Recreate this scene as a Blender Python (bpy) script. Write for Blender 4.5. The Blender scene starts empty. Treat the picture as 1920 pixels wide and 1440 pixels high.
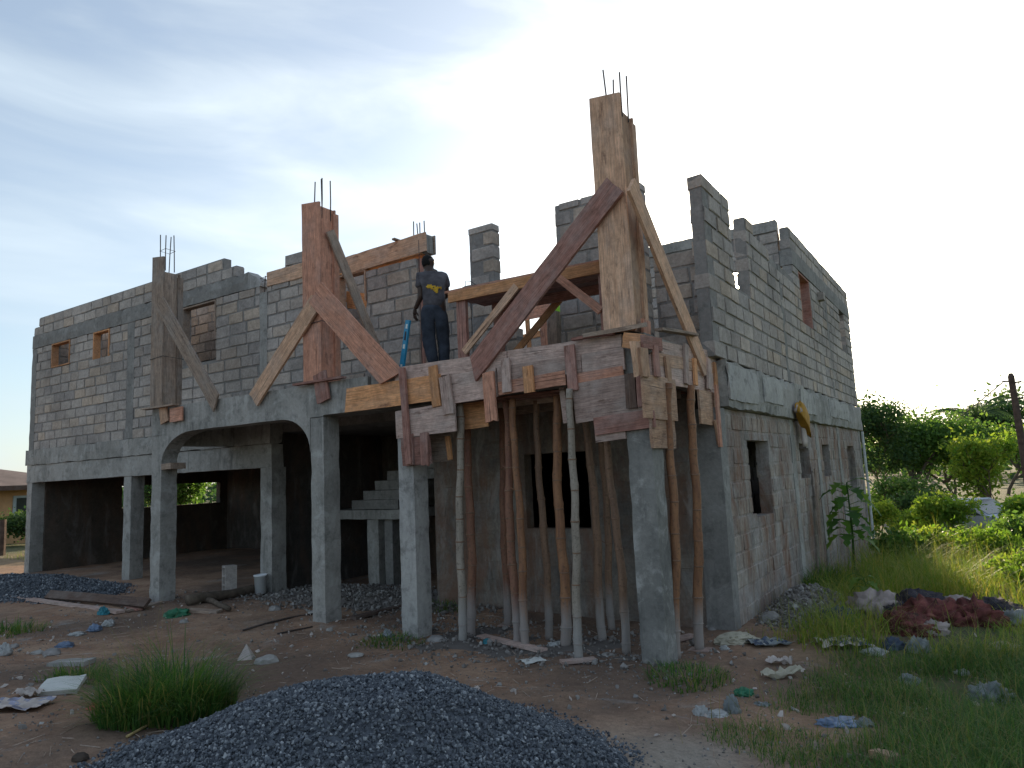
import bpy, bmesh, math, random
import numpy as np
from mathutils import Vector, Matrix, noise
random.seed(7); rng = np.random.default_rng(7)
scene = bpy.context.scene
C = scene.collection

# ------------------------------------------------------------------ camera
CAM = Vector((0, 0, 2.0)); FPX = 1342.63
CR = Vector((0.8336, 0.5505, -0.0443)).normalized()
CF = Vector((-0.5422, 0.8310, 0.1240)).normalized()
CD = CF.cross(CR).normalized()
cam_data = bpy.data.cameras.new('camera'); cam = bpy.data.objects.new('camera', cam_data); C.objects.link(cam)
cam.matrix_world = Matrix(((CR.x, -CD.x, -CF.x, 0), (CR.y, -CD.y, -CF.y, 0), (CR.z, -CD.z, -CF.z, 2.0), (0, 0, 0, 1)))
cam_data.sensor_width = 36; cam_data.lens = FPX / 1920 * 36
cam_data.clip_start = 0.05; cam_data.clip_end = 3000
scene.camera = cam

# ------------------------------------------------------------------ light
SUN_EL = math.radians(14.0); SUN_AZ = math.radians(-14.6)        # azimuth from +Y towards +X
SUN = Vector((math.sin(SUN_AZ) * math.cos(SUN_EL), math.cos(SUN_AZ) * math.cos(SUN_EL), math.sin(SUN_EL)))
world = bpy.data.worlds.new('World'); scene.world = world; world.use_nodes = True
nt = world.node_tree; N = nt.nodes; L = nt.links; N.clear()
def wn(t, **k):
    n = N.new(t)
    for a, b in k.items(): setattr(n, a, b)
    return n
out = wn('ShaderNodeOutputWorld'); bg = wn('ShaderNodeBackground'); L.new(bg.outputs[0], out.inputs[0])
sky = wn('ShaderNodeTexSky', sky_type='NISHITA', sun_disc=False, sun_elevation=SUN_EL, sun_rotation=SUN_AZ,
         air_density=1.1, dust_density=0.7, ozone_density=3.0)
SKY_STRENGTH = 0.11
bg.inputs[1].default_value = SKY_STRENGTH
tc = wn('ShaderNodeTexCoord')
mp = wn('ShaderNodeMapping'); mp.inputs['Scale'].default_value = (1.5, 1.5, 5.5); mp.inputs['Rotation'].default_value = (0.25, 0.1, 0.5)
L.new(tc.outputs['Generated'], mp.inputs[0])
nz = wn('ShaderNodeTexNoise'); nz.inputs['Scale'].default_value = 1.5; nz.inputs['Detail'].default_value = 7; nz.inputs['Roughness'].default_value = 0.5; nz.inputs['Distortion'].default_value = 0.6
L.new(mp.outputs[0], nz.inputs['Vector'])
cr = wn('ShaderNodeValToRGB'); cr.color_ramp.elements[0].position = 0.46; cr.color_ramp.elements[1].position = 0.76
L.new(nz.outputs[0], cr.inputs[0])
def wmath(op, a, b=None, c=None):
    n = wn('ShaderNodeMath', operation=op)
    for i, v in enumerate((a, b, c)):
        if v is None: continue
        if isinstance(v, (int, float)): n.inputs[i].default_value = v
        else: L.new(v, n.inputs[i])
    return n.outputs[0]
dot = wn('ShaderNodeVectorMath', operation='DOT_PRODUCT'); L.new(tc.outputs['Generated'], dot.inputs[0]); dot.inputs[1].default_value = SUN
d = wmath('MAXIMUM', dot.outputs['Value'], 0.0)
aur = wmath('ADD', wmath('MULTIPLY', wmath('POWER', d, 20.0), 0.38), wmath('ADD', wmath('MULTIPLY', wmath('POWER', d, 90.0), 2.0), wmath('MULTIPLY', wmath('POWER', d, 4000.0), 30.0)))
# thin cloud veil: grey-blue away from the sun, white towards it
vb = wmath('ADD', 0.74, wmath('MULTIPLY', cr.outputs[0], 0.75))
cbase = wn('ShaderNodeMixRGB', blend_type='MULTIPLY'); cbase.inputs[0].default_value = 1; cbase.inputs[1].default_value = (1.62, 1.90, 2.12, 1); L.new(vb, cbase.inputs[2])
csun = wn('ShaderNodeMixRGB', blend_type='MULTIPLY'); csun.inputs[0].default_value = 1; csun.inputs[1].default_value = (3.6, 3.3, 2.7, 1)
L.new(wmath('MULTIPLY', wmath('POWER', d, 7.0), wmath('ADD', 0.55, wmath('MULTIPLY', cr.outputs[0], 0.9))), csun.inputs[2])
ccol = wn('ShaderNodeMixRGB', blend_type='ADD'); ccol.inputs[0].default_value = 1; L.new(cbase.outputs[0], ccol.inputs[1]); L.new(csun.outputs[0], ccol.inputs[2])
hs = wn('ShaderNodeHueSaturation'); hs.inputs['Saturation'].default_value = 0.8; L.new(sky.outputs[0], hs.inputs['Color'])
mx = wn('ShaderNodeMixRGB'); L.new(wmath('ADD', wmath('MULTIPLY', cr.outputs[0], 0.35), 0.52), mx.inputs[0]); L.new(hs.outputs[0], mx.inputs[1]); L.new(ccol.outputs[0], mx.inputs[2])
acol = wn('ShaderNodeMixRGB', blend_type='MULTIPLY'); acol.inputs[0].default_value = 1; acol.inputs[1].default_value = (6.0, 5.2, 3.7, 1); L.new(aur, acol.inputs[2])
ad = wn('ShaderNodeMixRGB', blend_type='ADD'); ad.inputs[0].default_value = 1; L.new(mx.outputs[0], ad.inputs[1]); L.new(acol.outputs[0], ad.inputs[2])
L.new(ad.outputs[0], bg.inputs[0])
sd = bpy.data.lights.new('sun', 'SUN'); sd.energy = 3.2; sd.angle = math.radians(0.6); sd.color = (1.0, 0.80, 0.56)
so = bpy.data.objects.new('sun', sd); C.objects.link(so); so.location = SUN * 60
so.rotation_euler = (-SUN).to_track_quat('-Z', 'Y').to_euler()
vs = scene.view_settings
vs.view_transform = 'Standard'; vs.look = 'None'; vs.gamma = 1; vs.exposure = 1.48; vs.use_curve_mapping = False

# ------------------------------------------------------------------ pixel -> place
def ray(x, y): return (x - 960) / FPX * CR + (y - 720) / FPX * CD + CF
def PY(x, y, Y): v = ray(x, y); return CAM + v * (Y / v.y)
def PX(x, y, X): v = ray(x, y); return CAM + v * (X / v.x)
def PZ(x, y, z): v = ray(x, y); return CAM + v * ((z - 2.0) / v.z)
def sst(a, b, x):
    t = min(1, max(0, (x - a) / (b - a))); return t * t * (3 - 2 * t)
def ground_h(x, y):
    h = 0.40 * (1 - sst(1.5, 6.6, y - 0.12 * min(0, x + 3)))
    h += 0.09 * sst(-4, -12, x) * sst(3, 7, y) * (1 - sst(10, 16, y))
    w = sst(-12, -3, x)
    h -= w * (0.5 * sst(10, 21, y) + 0.6 * sst(21, 32, y))
    near = 1 - sst(30, 90, math.hypot(x, y))
    h += near * (0.05 * (noise.noise((x * .45, y * .45, 1)) ) + 0.03 * noise.noise((x * 1.3, y * 1.3, 5)) + 0.016 * noise.noise((x * 4.1, y * 4.1, 9)) + 0.010 * noise.noise((x * 9, y * 9, 3)))
    if -20.6 < x < -2.5 and 8.3 < y < 21.5: h = min(h, 0.04)
    return h
def GP(x, y):
    z = 0.0
    for _ in range(12):
        p = PZ(x, y, z); z = ground_h(p.x, p.y)
    return Vector((p.x, p.y, z))

# ------------------------------------------------------------------ materials
def mat(name):
    m = bpy.data.materials.new(name); m.use_nodes = True
    t = m.node_tree; b = t.nodes['Principled BSDF']; b.inputs['Roughness'].default_value = 0.9
    b.inputs['Specular IOR Level'].default_value = 0.25
    return m, t, b
class G:
    def __init__(s, t): s.t = t
    def n(s, ty, **k):
        o = s.t.nodes.new(ty)
        for a, b in k.items(): setattr(o, a, b)
        return o
    def link(s, a, b): s.t.links.new(a, b)
    def coord(s, kind='Object', scale=(1, 1, 1), off=None):
        c = s.n('ShaderNodeTexCoord'); m = s.n('ShaderNodeMapping'); m.inputs['Scale'].default_value = scale
        if kind == 'Geo':
            g = s.n('ShaderNodeNewGeometry'); s.link(g.outputs['Position'], m.inputs[0])
        else: s.link(c.outputs[kind], m.inputs[0])
        if off is not None: s.link(off, m.inputs['Location'])
        return m.outputs[0]
    def noise(s, vec, scale, detail=5, rough=.55, dist=0):
        o = s.n('ShaderNodeTexNoise'); o.inputs['Scale'].default_value = scale; o.inputs['Detail'].default_value = detail
        o.inputs['Roughness'].default_value = rough; o.inputs['Distortion'].default_value = dist
        s.link(vec, o.inputs['Vector']); return o.outputs[0]
    def ramp(s, f, *els):
        o = s.n('ShaderNodeValToRGB'); e = o.color_ramp.elements
        while len(e) < len(els): e.new(0.5)
        for i, (p, c) in enumerate(els):
            e[i].position = p; e[i].color = (c, c, c, 1) if isinstance(c, (int, float)) else (*c, 1)
        s.link(f, o.inputs[0]); return o.outputs[0]
    def mix(s, f, a, b, mode='MIX'):
        o = s.n('ShaderNodeMixRGB', blend_type=mode)
        for i, v in enumerate((f, a, b)):
            if isinstance(v, (int, float)): o.inputs[i].default_value = v if i == 0 else (v, v, v, 1)
            elif isinstance(v, tuple): o.inputs[i].default_value = (*v, 1)
            else: s.link(v, o.inputs[i])
        return o.outputs[0]
    def math(s, op, a, b=0.0):
        o = s.n('ShaderNodeMath', operation=op)
        for i, v in enumerate((a, b)):
            if isinstance(v, (int, float)): o.inputs[i].default_value = v
            else: s.link(v, o.inputs[i])
        return o.outputs[0]
    def bump(s, b, h, strength=.5, dist=.01):
        o = s.n('ShaderNodeBump'); o.inputs['Strength'].default_value = strength; o.inputs['Distance'].default_value = dist
        s.link(h, o.inputs['Height']); s.link(o.outputs[0], b.inputs['Normal'])
    def rnd(s):
        oi = s.n('ShaderNodeObjectInfo'); at = s.n('ShaderNodeAttribute', attribute_name='rnd')
        return s.math('FRACT', s.math('ADD', oi.outputs['Random'], at.outputs['Fac']))
M = {}
def block_mat(name, c1, c2, c3, streak=0.0):
    m, t, b = mat(name); g = G(t); r = g.rnd(); geo = g.coord('Geo')
    base = g.ramp(r, (0, c1), (.35, c2), (.6, c3), (.85, tuple(x * y for x, y in zip(c2, (1.07, .98, .88)))), (1, c1))
    big = g.noise(geo, .7, 4); fine = g.noise(geo, 24, 8, .7); pore = g.noise(geo, 110, 3, .6)
    col = g.mix(.85, base, g.ramp(big, (.3, .66), (.7, 1.28)), 'MULTIPLY'); mid_ = g.noise(geo, 5.5, 7, .7, .4); col = g.mix(.7, col, g.ramp(mid_, (.3, .66), (.7, 1.3)), 'MULTIPLY')
    col = g.mix(.8, col, g.ramp(fine, (.25, .62), (.75, 1.3)), 'MULTIPLY')
    if streak:
        sv = g.coord('Geo', (1.0, 1.0, .34)); sn = g.noise(sv, 2.2, 10, .75, .5)
        msk = g.ramp(g.noise(geo, .55, 4, .6), (.36, 0), (.52, 1)); col = g.mix(g.math('MULTIPLY', msk, g.ramp(sn, (.44, 0), (.6, streak))), col, (.20, .10, .06))
        sv2 = g.coord('Geo', (1.5, 1.5, .4)); sn2 = g.noise(sv2, 2.6, 10, .75, .5)
        col = g.mix(g.ramp(sn2, (.50, 0), (.68, streak * .8)), col, (.07, .065, .06))
        sv3 = g.coord('Geo', (1.6, 1.6, .5)); sn3 = g.noise(sv3, 1.7, 8, .7, .5)
        col = g.mix(g.ramp(sn3, (.53, 0), (.68, streak * .7)), col, (.42, .40, .37))
    g.link(col, b.inputs['Base Color'])
    g.bump(b, g.mix(.5, fine, pore), .7, .012); M[name] = m
block_mat('block', (.375, .335, .31), (.42, .37, .33), (.305, .275, .258))
block_mat('weathered_block', (.35, .315, .29), (.30, .27, .25), (.37, .33, .29), .85)
block_mat('porch_block_shaded', (.21, .185, .165), (.17, .155, .14), (.23, .20, .17), .7)  # weathered block darkened in its colour for the shade under the deck
block_mat('interior_block_shaded', (.085, .07, .06), (.075, .066, .06), (.095, .075, .06), .3)  # room shade painted into the colour, far darker than the bare block
def concrete(name, c1, c2, streak=.5, dark=(.09, .09, .085)):
    m, t, b = mat(name); g = G(t); oi = g.n('ShaderNodeObjectInfo'); geo = g.coord('Geo')
    big = g.noise(geo, 1.3, 5); fine = g.noise(geo, 20, 8, .7)
    col = g.mix(g.ramp(big, (.35, 0), (.65, 1)), c1, c2)
    col = g.mix(.7, col, g.ramp(fine, (.25, .68), (.75, 1.25)), 'MULTIPLY')
    sv = g.coord('Geo', (3.2, 3.2, .45)); sn = g.noise(sv, 2.4, 8, .7, .8); msk = g.ramp(g.noise(geo, .8, 4, .6), (.42, .1), (.6, 1))
    col = g.mix(g.math('MULTIPLY', msk, g.ramp(sn, (.48, 0), (.68, streak))), col, dark)
    bl = g.noise(geo, 3.1, 8, .72, .5); col = g.mix(g.ramp(bl, (.52, 0), (.64, streak * .7)), col, (.44, .43, .41))
    bl2 = g.noise(geo, 5.3, 6, .7); col = g.mix(g.ramp(bl2, (.53, 0), (.68, .55)), col, dark)
    g.link(col, b.inputs['Base Color']); g.bump(b, fine, .6, .012); M[name] = m
concrete('mortar', (.22, .205, .195), (.28, .265, .25), .3)
concrete('concrete', (.38, .36, .335), (.26, .25, .23), .85)
concrete('concrete_stained', (.27, .26, .24), (.18, .175, .165), .9)
concrete('concrete_dark', (.20, .19, .18), (.26, .25, .235), .5)
concrete('concrete_pale', (.45, .435, .41), (.36, .345, .33), .55)
def wood(name, c1, c2, stain=.4, scol=(.30, .29, .285), gscale=1.0, dark=(.10, .05, .035)):
    m, t, b = mat(name); g = G(t); oi = g.n('ShaderNodeObjectInfo')
    mul = g.math('MULTIPLY', oi.outputs['Random'], 37.0); cx = g.n('ShaderNodeCombineXYZ')
    for i in range(3): g.link(mul, cx.inputs[i])
    v = g.coord('Object', (1.1 * gscale, 16 * gscale, 16 * gscale), cx.outputs[0]); gr = g.noise(v, 1.6, 7, .65, .6)
    vf = g.coord('Object', (3, 75, 75), cx.outputs[0]); gf = g.noise(vf, 1.5, 4, .6)
    vb = g.coord('Object', (1.3, 2.6, 2.6), cx.outputs[0]); gb = g.noise(vb, 1.4, 6, .6)
    vk = g.coord('Object', (3.0, 9, 9), cx.outputs[0])
    col = g.mix(g.ramp(gr, (.32, 0), (.68, 1)), c1, c2)
    col = g.mix(.85, col, g.ramp(gf, (.3, .55), (.7, 1.32)), 'MULTIPLY')
    br = g.ramp(oi.outputs['Random'], (0, .72), (1, 1.22)); col = g.mix(1, col, br, 'MULTIPLY')
    col = g.mix(g.ramp(gb, (.47, 0), (.62, stain)), col, scol)
    gd = g.noise(vk, 1.2, 6, .7); col = g.mix(g.ramp(gd, (.57, 0), (.71, .7)), col, dark)
    vs3 = g.coord('Object', (7, 7, 7), cx.outputs[0]); gs3 = g.noise(vs3, 1.6, 8, .75); col = g.mix(.7, col, g.ramp(gs3, (.3, .6), (.7, 1.35)), 'MULTIPLY')
    vc = g.coord('Object', (.7, 42, 42), cx.outputs[0]); gc = g.noise(vc, 1.1, 3, .5); col = g.mix(g.ramp(gc, (.66, 0), (.72, .75)), col, (.04, .025, .02))
    g.link(col, b.inputs['Base Color']); g.bump(b, g.mix(.5, gr, gf), .5, .006); M[name] = m
wood('wood_pink', (.62, .32, .22), (.50, .235, .155), .22)
wood('wood_tan', (.60, .385, .26), (.49, .29, .185), .25)
wood('wood_grey', (.56, .41, .35), (.44, .31, .265), .5, (.42, .355, .32))
wood('wood_orange', (.68, .35, .17), (.55, .255, .115), .15)
wood('wood_red', (.42, .225, .18), (.31, .15, .12), .35, (.34, .28, .26))
wood('wood_dark', (.13, .085, .065), (.09, .06, .05), .3, (.2, .18, .165))
wood('wood_old', (.40, .30, .235), (.29, .215, .165), .4, (.3, .28, .26))
def bamboo(name, c1, c2, dusty=.7):
    m, t, b = mat(name); g = G(t); oi = g.n('ShaderNodeObjectInfo')
    mul = g.math('MULTIPLY', oi.outputs['Random'], 23.0); cx = g.n('ShaderNodeCombineXYZ')
    for i in range(3): g.link(mul, cx.inputs[i])
    v = g.coord('Object', (9, 9, 1.2), cx.outputs[0]); a = g.noise(v, 2, 6, .65)
    v2 = g.coord('Object', (30, 30, 30), cx.outputs[0]); a2 = g.noise(v2, 1, 6, .7)
    col = g.mix(g.ramp(a, (.35, 0), (.62, 1)), c1, c2)
    col = g.mix(g.ramp(a2, (.52, 0), (.68, .7)), col, (.07, .05, .035))
    geo = g.n('ShaderNodeNewGeometry'); sp = g.n('ShaderNodeSeparateXYZ'); g.link(geo.outputs['Position'], sp.inputs[0])
    hz = g.math('ADD', sp.outputs[2], g.math('MULTIPLY', a, -.5))
    col = g.mix(g.ramp(hz, (.05, dusty), (.35, 0)), col, (.33, .32, .31))          # splashed lime on the lower culm
    g.link(col, b.inputs['Base Color']); b.inputs['Roughness'].default_value = .6; g.bump(b, a2, .3, .004); M[name] = m
bamboo('bamboo_orange', (.32, .16, .08), (.20, .095, .055))
bamboo('bamboo_grey', (.34, .29, .24), (.25, .21, .17))
bamboo('bamboo_red', (.19, .085, .06), (.26, .13, .08))
bamboo('bamboo_brown', (.27, .16, .10), (.18, .11, .075))
def plain(name, c, rough=.8, var=.35, scale=8, metal=0, spec=.3, bumpd=.004, trans=0.0):
    m, t, b = mat(name); g = G(t); v = g.coord('Object'); n1 = g.noise(v, scale, 6, .6)
    lo = tuple(max(0, x * (1 - var)) for x in c); hi = tuple(min(1, x * (1 + var)) for x in c)
    g.link(g.ramp(n1, (.3, lo), (.7, hi)), b.inputs['Base Color'])
    b.inputs['Roughness'].default_value = rough; b.inputs['Metallic'].default_value = metal; b.inputs['Specular IOR Level'].default_value = spec
    g.bump(b, n1, .4, bumpd)
    if trans:
        tr = g.n('ShaderNodeBsdfTranslucent'); tr.inputs[0].default_value = (*c, 1); ms = g.n('ShaderNodeMixShader'); ms.inputs[0].default_value = trans
        g.link(b.outputs[0], ms.inputs[1]); g.link(tr.outputs[0], ms.inputs[2]); g.link(ms.outputs[0], t.nodes['Material Output'].inputs[0])
    M[name] = m
plain('rebar', (.06, .045, .04), .7, .4, 30)
plain('skin', (.050, .028, .020), .5, .2, 12, spec=.4)
plain('hair', (.010, .009, .009), .9, .3, 60)
plain('shirt', (.085, .080, .090), .95, .45, 9)
plain('print_yellow', (.50, .30, .03), .9, .3, 20)
plain('jeans', (.035, .042, .058), .95, .5, 7)
plain('hivis', (.30, .62, .06), .85, .15, 10)
plain('shoe', (.10, .09, .08), .8, .3, 10)
plain('level_blue', (.02, .23, .40), .45, .15, 10, spec=.5)
plain('level_window', (.62, .68, .66), .4, .1, 10)
plain('plastic_white', (.50, .50, .49), .5, .18, 5, trans=.2)
plain('bucket_white', (.78, .80, .82), .4, .06, 5)
plain('plastic_blue', (.20, .27, .40), .5, .25, 7, trans=.2)
plain('plastic_teal', (.05, .26, .32), .5, .3, 7, trans=.15)
plain('plastic_green', (.05, .22, .12), .5, .25, 7, trans=.2)
plain('plastic_dark', (.03, .035, .05), .5, .5, 7)
plain('plastic_clear', (.33, .36, .37), .35, .3, 7, trans=.4)
plain('plastic_red', (.50, .12, .09), .6, .25, 7)
plain('bag_beige', (.46, .42, .33), .85, .3, 4, trans=.15)
plain('bag_yellow', (.50, .27, .045), .8, .25, 5, trans=.25)
plain('paper', (.55, .48, .44), .9, .2, 4, trans=.15)
plain('paper_print', (.30, .30, .38), .9, .6, 5)
plain('rag_red', (.14, .045, .04), .95, .75, 6)
plain('rag_dark', (.045, .04, .05), .95, .6, 5)
plain('rag_blue', (.07, .09, .13), .95, .5, 5)
plain('cloth_pale', (.34, .28, .26), .95, .35, 4)
plain('foam_white', (.56, .56, .53), .9, .1, 3)
plain('stone', (.25, .235, .225), .95, .4, 6, bumpd=.02)
plain('stone_pale', (.32, .305, .285), .95, .3, 6, bumpd=.02)
plain('straw', (.40, .30, .13), .9, .3, 10)
plain('soil_dark', (.06, .045, .035), 1, .6, 5, bumpd=.03)
plain('metal_basin', (.16, .155, .15), .6, .4, 12, metal=.4)
plain('wire', (.05, .05, .05), .6, .2, 10)
plain('pipe_white', (.50, .52, .52), .6, .2, 6)
plain('bark', (.11, .085, .065), 1, .4, 9, bumpd=.02)
plain('pole_wood', (.085, .06, .05), .95, .4, 6, bumpd=.01)
plain('house_ochre', (.52, .31, .16), .9, .12, 3)
plain('house_roof', (.17, .13, .115), .8, .3, 1.2)
plain('frame_pale', (.40, .48, .50), .7, .1, 3)
plain('glass_dark', (.03, .045, .05), .15, .2, 3, spec=.6)
plain('car_paint', (.30, .36, .46), .3, .05, 3, spec=.6)
plain('car_trim', (.025, .025, .028), .6, .2, 3)
plain('lamp_glass', (.7, .7, .7), .2, .05, 3)
plain('hub', (.4, .4, .42), .4, .1, 3, metal=.7)
def gravel_mat(name, cs):
    m, t, b = mat(name); g = G(t); r = g.rnd(); geo = g.coord('Geo')
    col = g.ramp(r, *cs); f = g.noise(geo, 90, 5, .7)
    g.link(g.mix(.6, col, g.ramp(f, (.3, .7), (.7, 1.25)), 'MULTIPLY'), b.inputs['Base Color'])
    b.inputs['Roughness'].default_value = .7; g.bump(b, f, .4, .004); M[name] = m
gravel_mat('gravel', ((0, (.055, .063, .078)), (.45, (.10, .112, .132)), (.85, (.165, .18, .20)), (1, (.34, .355, .375))))
gravel_mat('rubble', ((0, (.13, .115, .105)), (.5, (.20, .18, .165)), (.9, (.27, .255, .24)), (1, (.40, .39, .37))))
def leaf_mat(name, cs, tr=.45, rough=.55):
    m, t, b = mat(name); g = G(t); r = g.rnd(); col = g.ramp(r, *cs)
    g.link(col, b.inputs['Base Color']); b.inputs['Roughness'].default_value = rough
    ts = g.n('ShaderNodeBsdfTranslucent'); g.link(g.mix(.55, col, (1.6, 1.5, .5), 'MULTIPLY'), ts.inputs[0]); ms = g.n('ShaderNodeMixShader'); ms.inputs[0].default_value = tr
    g.link(b.outputs[0], ms.inputs[1]); g.link(ts.outputs[0], ms.inputs[2]); g.link(ms.outputs[0], t.nodes['Material Output'].inputs[0]); M[name] = m
leaf_mat('leaf_mid', ((0, (.05, .12, .03)), (.5, (.085, .18, .045)), (1, (.16, .26, .06))), .5)
leaf_mat('leaf_dark', ((0, (.035, .085, .035)), (.6, (.06, .12, .045)), (1, (.10, .16, .055))), .5)
leaf_mat('leaf_bright', ((0, (.09, .20, .03)), (.5, (.16, .28, .04)), (1, (.28, .34, .06))), .55)
leaf_mat('grass', ((0, (.04, .11, .03)), (.45, (.075, .17, .04)), (.8, (.13, .23, .055)), (1, (.34, .28, .11))), .45)
leaf_mat('grass_dry', ((0, (.20, .17, .06)), (.5, (.30, .24, .10)), (1, (.14, .18, .05))), .35)
leaf_mat('grass_sun', ((0, (.10, .20, .03)), (.5, (.20, .28, .045)), (1, (.36, .32, .09))), .5)
def ground_mat():
    m, t, b = mat('dirt'); g = G(t); geo = g.coord('Geo', (1, 1, 1))
    big = g.noise(geo, .38, 5, .55); mid = g.noise(geo, 1.7, 6, .6); fine = g.noise(geo, 14, 8, .7); grit = g.noise(geo, 70, 5, .65)
    col = g.mix(g.ramp(mid, (.36, 0), (.64, 1)), (.27, .16, .105), (.38, .25, .17))
    col = g.mix(g.ramp(big, (.44, 0), (.58, .85)), col, (.15, .105, .08))
    lime = g.noise(g.coord('Geo', (1, 1, 1)), 1.1, 6, .65, 1.0)
    col = g.mix(g.ramp(lime, (.59, 0), (.70, .65)), col, (.30, .285, .27))
    at = g.n('ShaderNodeAttribute', attribute_name='sand'); col = g.mix(g.math('MULTIPLY', at.outputs['Fac'], g.ramp(mid, (.2, .6), (.5, 1))), col, (.30, .265, .225))
    at2 = g.n('ShaderNodeAttribute', attribute_name='green'); col = g.mix(g.math('MULTIPLY', at2.outputs['Fac'], g.ramp(fine, (.3, .55), (.6, .95))), col, (.055, .085, .03))
    col = g.mix(.75, col, g.ramp(fine, (.25, .6), (.75, 1.4)), 'MULTIPLY')
    col = g.mix(.6, col, g.ramp(grit, (.3, .65), (.7, 1.3)), 'MULTIPLY')
    g.link(col, b.inputs['Base Color']); b.inputs['Roughness'].default_value = 1
    g.bump(b, g.mix(.4, fine, grit), .9, .03); M['dirt'] = m
ground_mat()

# ------------------------------------------------------------------ mesh helpers
WM = {}
def link_obj(name, data, parent=None, world=None):
    o = bpy.data.objects.new(name, data); C.objects.link(o)
    w = world if world is not None else Matrix.Identity(4)
    o.matrix_basis = w; WM[o] = w
    if parent is not None:
        o.parent = parent; o.matrix_parent_inverse = WM[parent].inverted()
    return o
def thing(name, label, cat, loc, group=None, rz=0.0):
    o = link_obj(name, None, None, Matrix.Translation(Vector(loc)) @ Matrix.Rotation(rz, 4, 'Z'))
    o.empty_display_size = .2; tag(o, label, cat, group); return o
def tag(o, label, cat, group=None):
    o['label'] = label; o['category'] = cat
    if group: o['group'] = group
    return o
def mesh(verts, faces, mt=None, smooth=False, name='m'):
    me = bpy.data.meshes.new(name); me.from_pydata([tuple(v) for v in verts], [], faces); 
    if mt: me.materials.append(M[mt])
    if smooth: me.polygons.foreach_set('use_smooth', [True] * len(me.polygons))
    me.update(); return me
def add(name, verts, faces, mt, parent=None, world=None, smooth=False):
    return link_obj(name, mesh(verts, faces, mt, smooth, name), parent, world)
class MB:
    def __init__(s): s.v = []; s.f = []
    def put(s, v, f):
        n = len(s.v); s.v += [Vector(p) for p in v]; s.f += [tuple(i + n for i in q) for q in f]; return s
    def box(s, x0, x1, y0, y1, z0, z1):
        v = [(x, y, z) for z in (z0, z1) for y in (y0, y1) for x in (x0, x1)]
        return s.put(v, [(0, 2, 3, 1), (4, 5, 7, 6), (0, 1, 5, 4), (2, 6, 7, 3), (0, 4, 6, 2), (1, 3, 7, 5)])
    def tube(s, pts, rads, n=8, cap=True, jit=0):
        pts = [Vector(p) for p in pts]; base = len(s.v); ref = Vector((0.3, 0.9, 0.2)).normalized()
        for i, p in enumerate(pts):
            d = (pts[min(i + 1, len(pts) - 1)] - pts[max(i - 1, 0)]).normalized()
            if abs(d.dot(ref)) > .95: ref = Vector((.9, -.2, .3)).normalized()
            u = d.cross(ref).normalized(); w = d.cross(u)
            for k in range(n):
                a = 2 * math.pi * k / n; r = rads[i] * (1 + random.uniform(-jit, jit))
                s.v.append(p + (u * math.cos(a) + w * math.sin(a)) * r)
        for i in range(len(pts) - 1):
            for k in range(n):
                a = base + i * n + k; b2 = base + i * n + (k + 1) % n
                s.f.append((a, b2, b2 + n, a + n))
        if cap:
            s.f.append(tuple(base + k for k in range(n))[::-1]); e = base + (len(pts) - 1) * n; s.f.append(tuple(e + k for k in range(n)))
        return s
    def lathe(s, prof, n=16, c=(0, 0, 0)):
        base = len(s.v); c = Vector(c)
        for r, z in prof:
            for k in range(n):
                a = 2 * math.pi * k / n; s.v.append(c + Vector((r * math.cos(a), r * math.sin(a), z)))
        for i in range(len(prof) - 1):
            for k in range(n):
                a = base + i * n + k; b2 = base + i * n + (k + 1) % n; s.f.append((a, b2, b2 + n, a + n))
        return s
    def build(s, name, mt, parent=None, world=None, smooth=False): return add(name, s.v, s.f, mt, parent, world, smooth)
def rough_box(x0, x1, y0, y1, z0, z1, jit=.006, seg=.16, chip=.012):
    """concrete member: box cut into small faces with uneven skin and worn edges"""
    def cuts(a, b): n = max(1, int(round((b - a) / seg))); return [a + (b - a) * i / n for i in range(n + 1)]
    xs, ys, zs = cuts(x0, x1), cuts(y0, y1), cuts(z0, z1); idx = {}; v = []; f = []
    def vid(i, j, k):
        key = (i, j, k)
        if key not in idx:
            p = Vector((xs[i], ys[j], zs[k])); e = [i in (0, len(xs) - 1), j in (0, len(ys) - 1), k in (0, len(zs) - 1)]
            c = Vector(((x0 + x1) / 2, (y0 + y1) / 2, (z0 + z1) / 2)); q = noise.noise_vector(p * 3.1) * jit + noise.noise_vector(p * 9) * jit * .5
            if sum(e) >= 2:
                amt = chip * max(0, noise.noise(p * 5.3) + .25)
                for ax in range(3):
                    if e[ax]: q[ax] -= math.copysign(amt, p[ax] - c[ax])
            idx[key] = len(v); v.append(p + q)
        return idx[key]
    nx, ny, nz_ = len(xs) - 1, len(ys) - 1, len(zs) - 1
    for i in range(nx):
        for j in range(ny):
            f.append((vid(i, j, 0), vid(i, j + 1, 0), vid(i + 1, j + 1, 0), vid(i + 1, j, 0))); f.append((vid(i, j, nz_), vid(i + 1, j, nz_), vid(i + 1, j + 1, nz_), vid(i, j + 1, nz_)))
    for i in range(nx):
        for k in range(nz_):
            f.append((vid(i, 0, k), vid(i + 1, 0, k), vid(i + 1, 0, k + 1), vid(i, 0, k + 1))); f.append((vid(i, ny, k), vid(i, ny, k + 1), vid(i + 1, ny, k + 1), vid(i + 1, ny, k)))
    for j in range(ny):
        for k in range(nz_):
            f.append((vid(0, j, k), vid(0, j, k + 1), vid(0, j + 1, k + 1), vid(0, j + 1, k))); f.append((vid(nx, j, k), vid(nx, j + 1, k), vid(nx, j + 1, k + 1), vid(nx, j, k + 1)))
    return v, f
def cbox(name, x0, x1, y0, y1, z0, z1, mt, parent, **k):
    v, f = rough_box(x0, x1, y0, y1, z0, z1, **k); return add(name, v, f, mt, parent)
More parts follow.
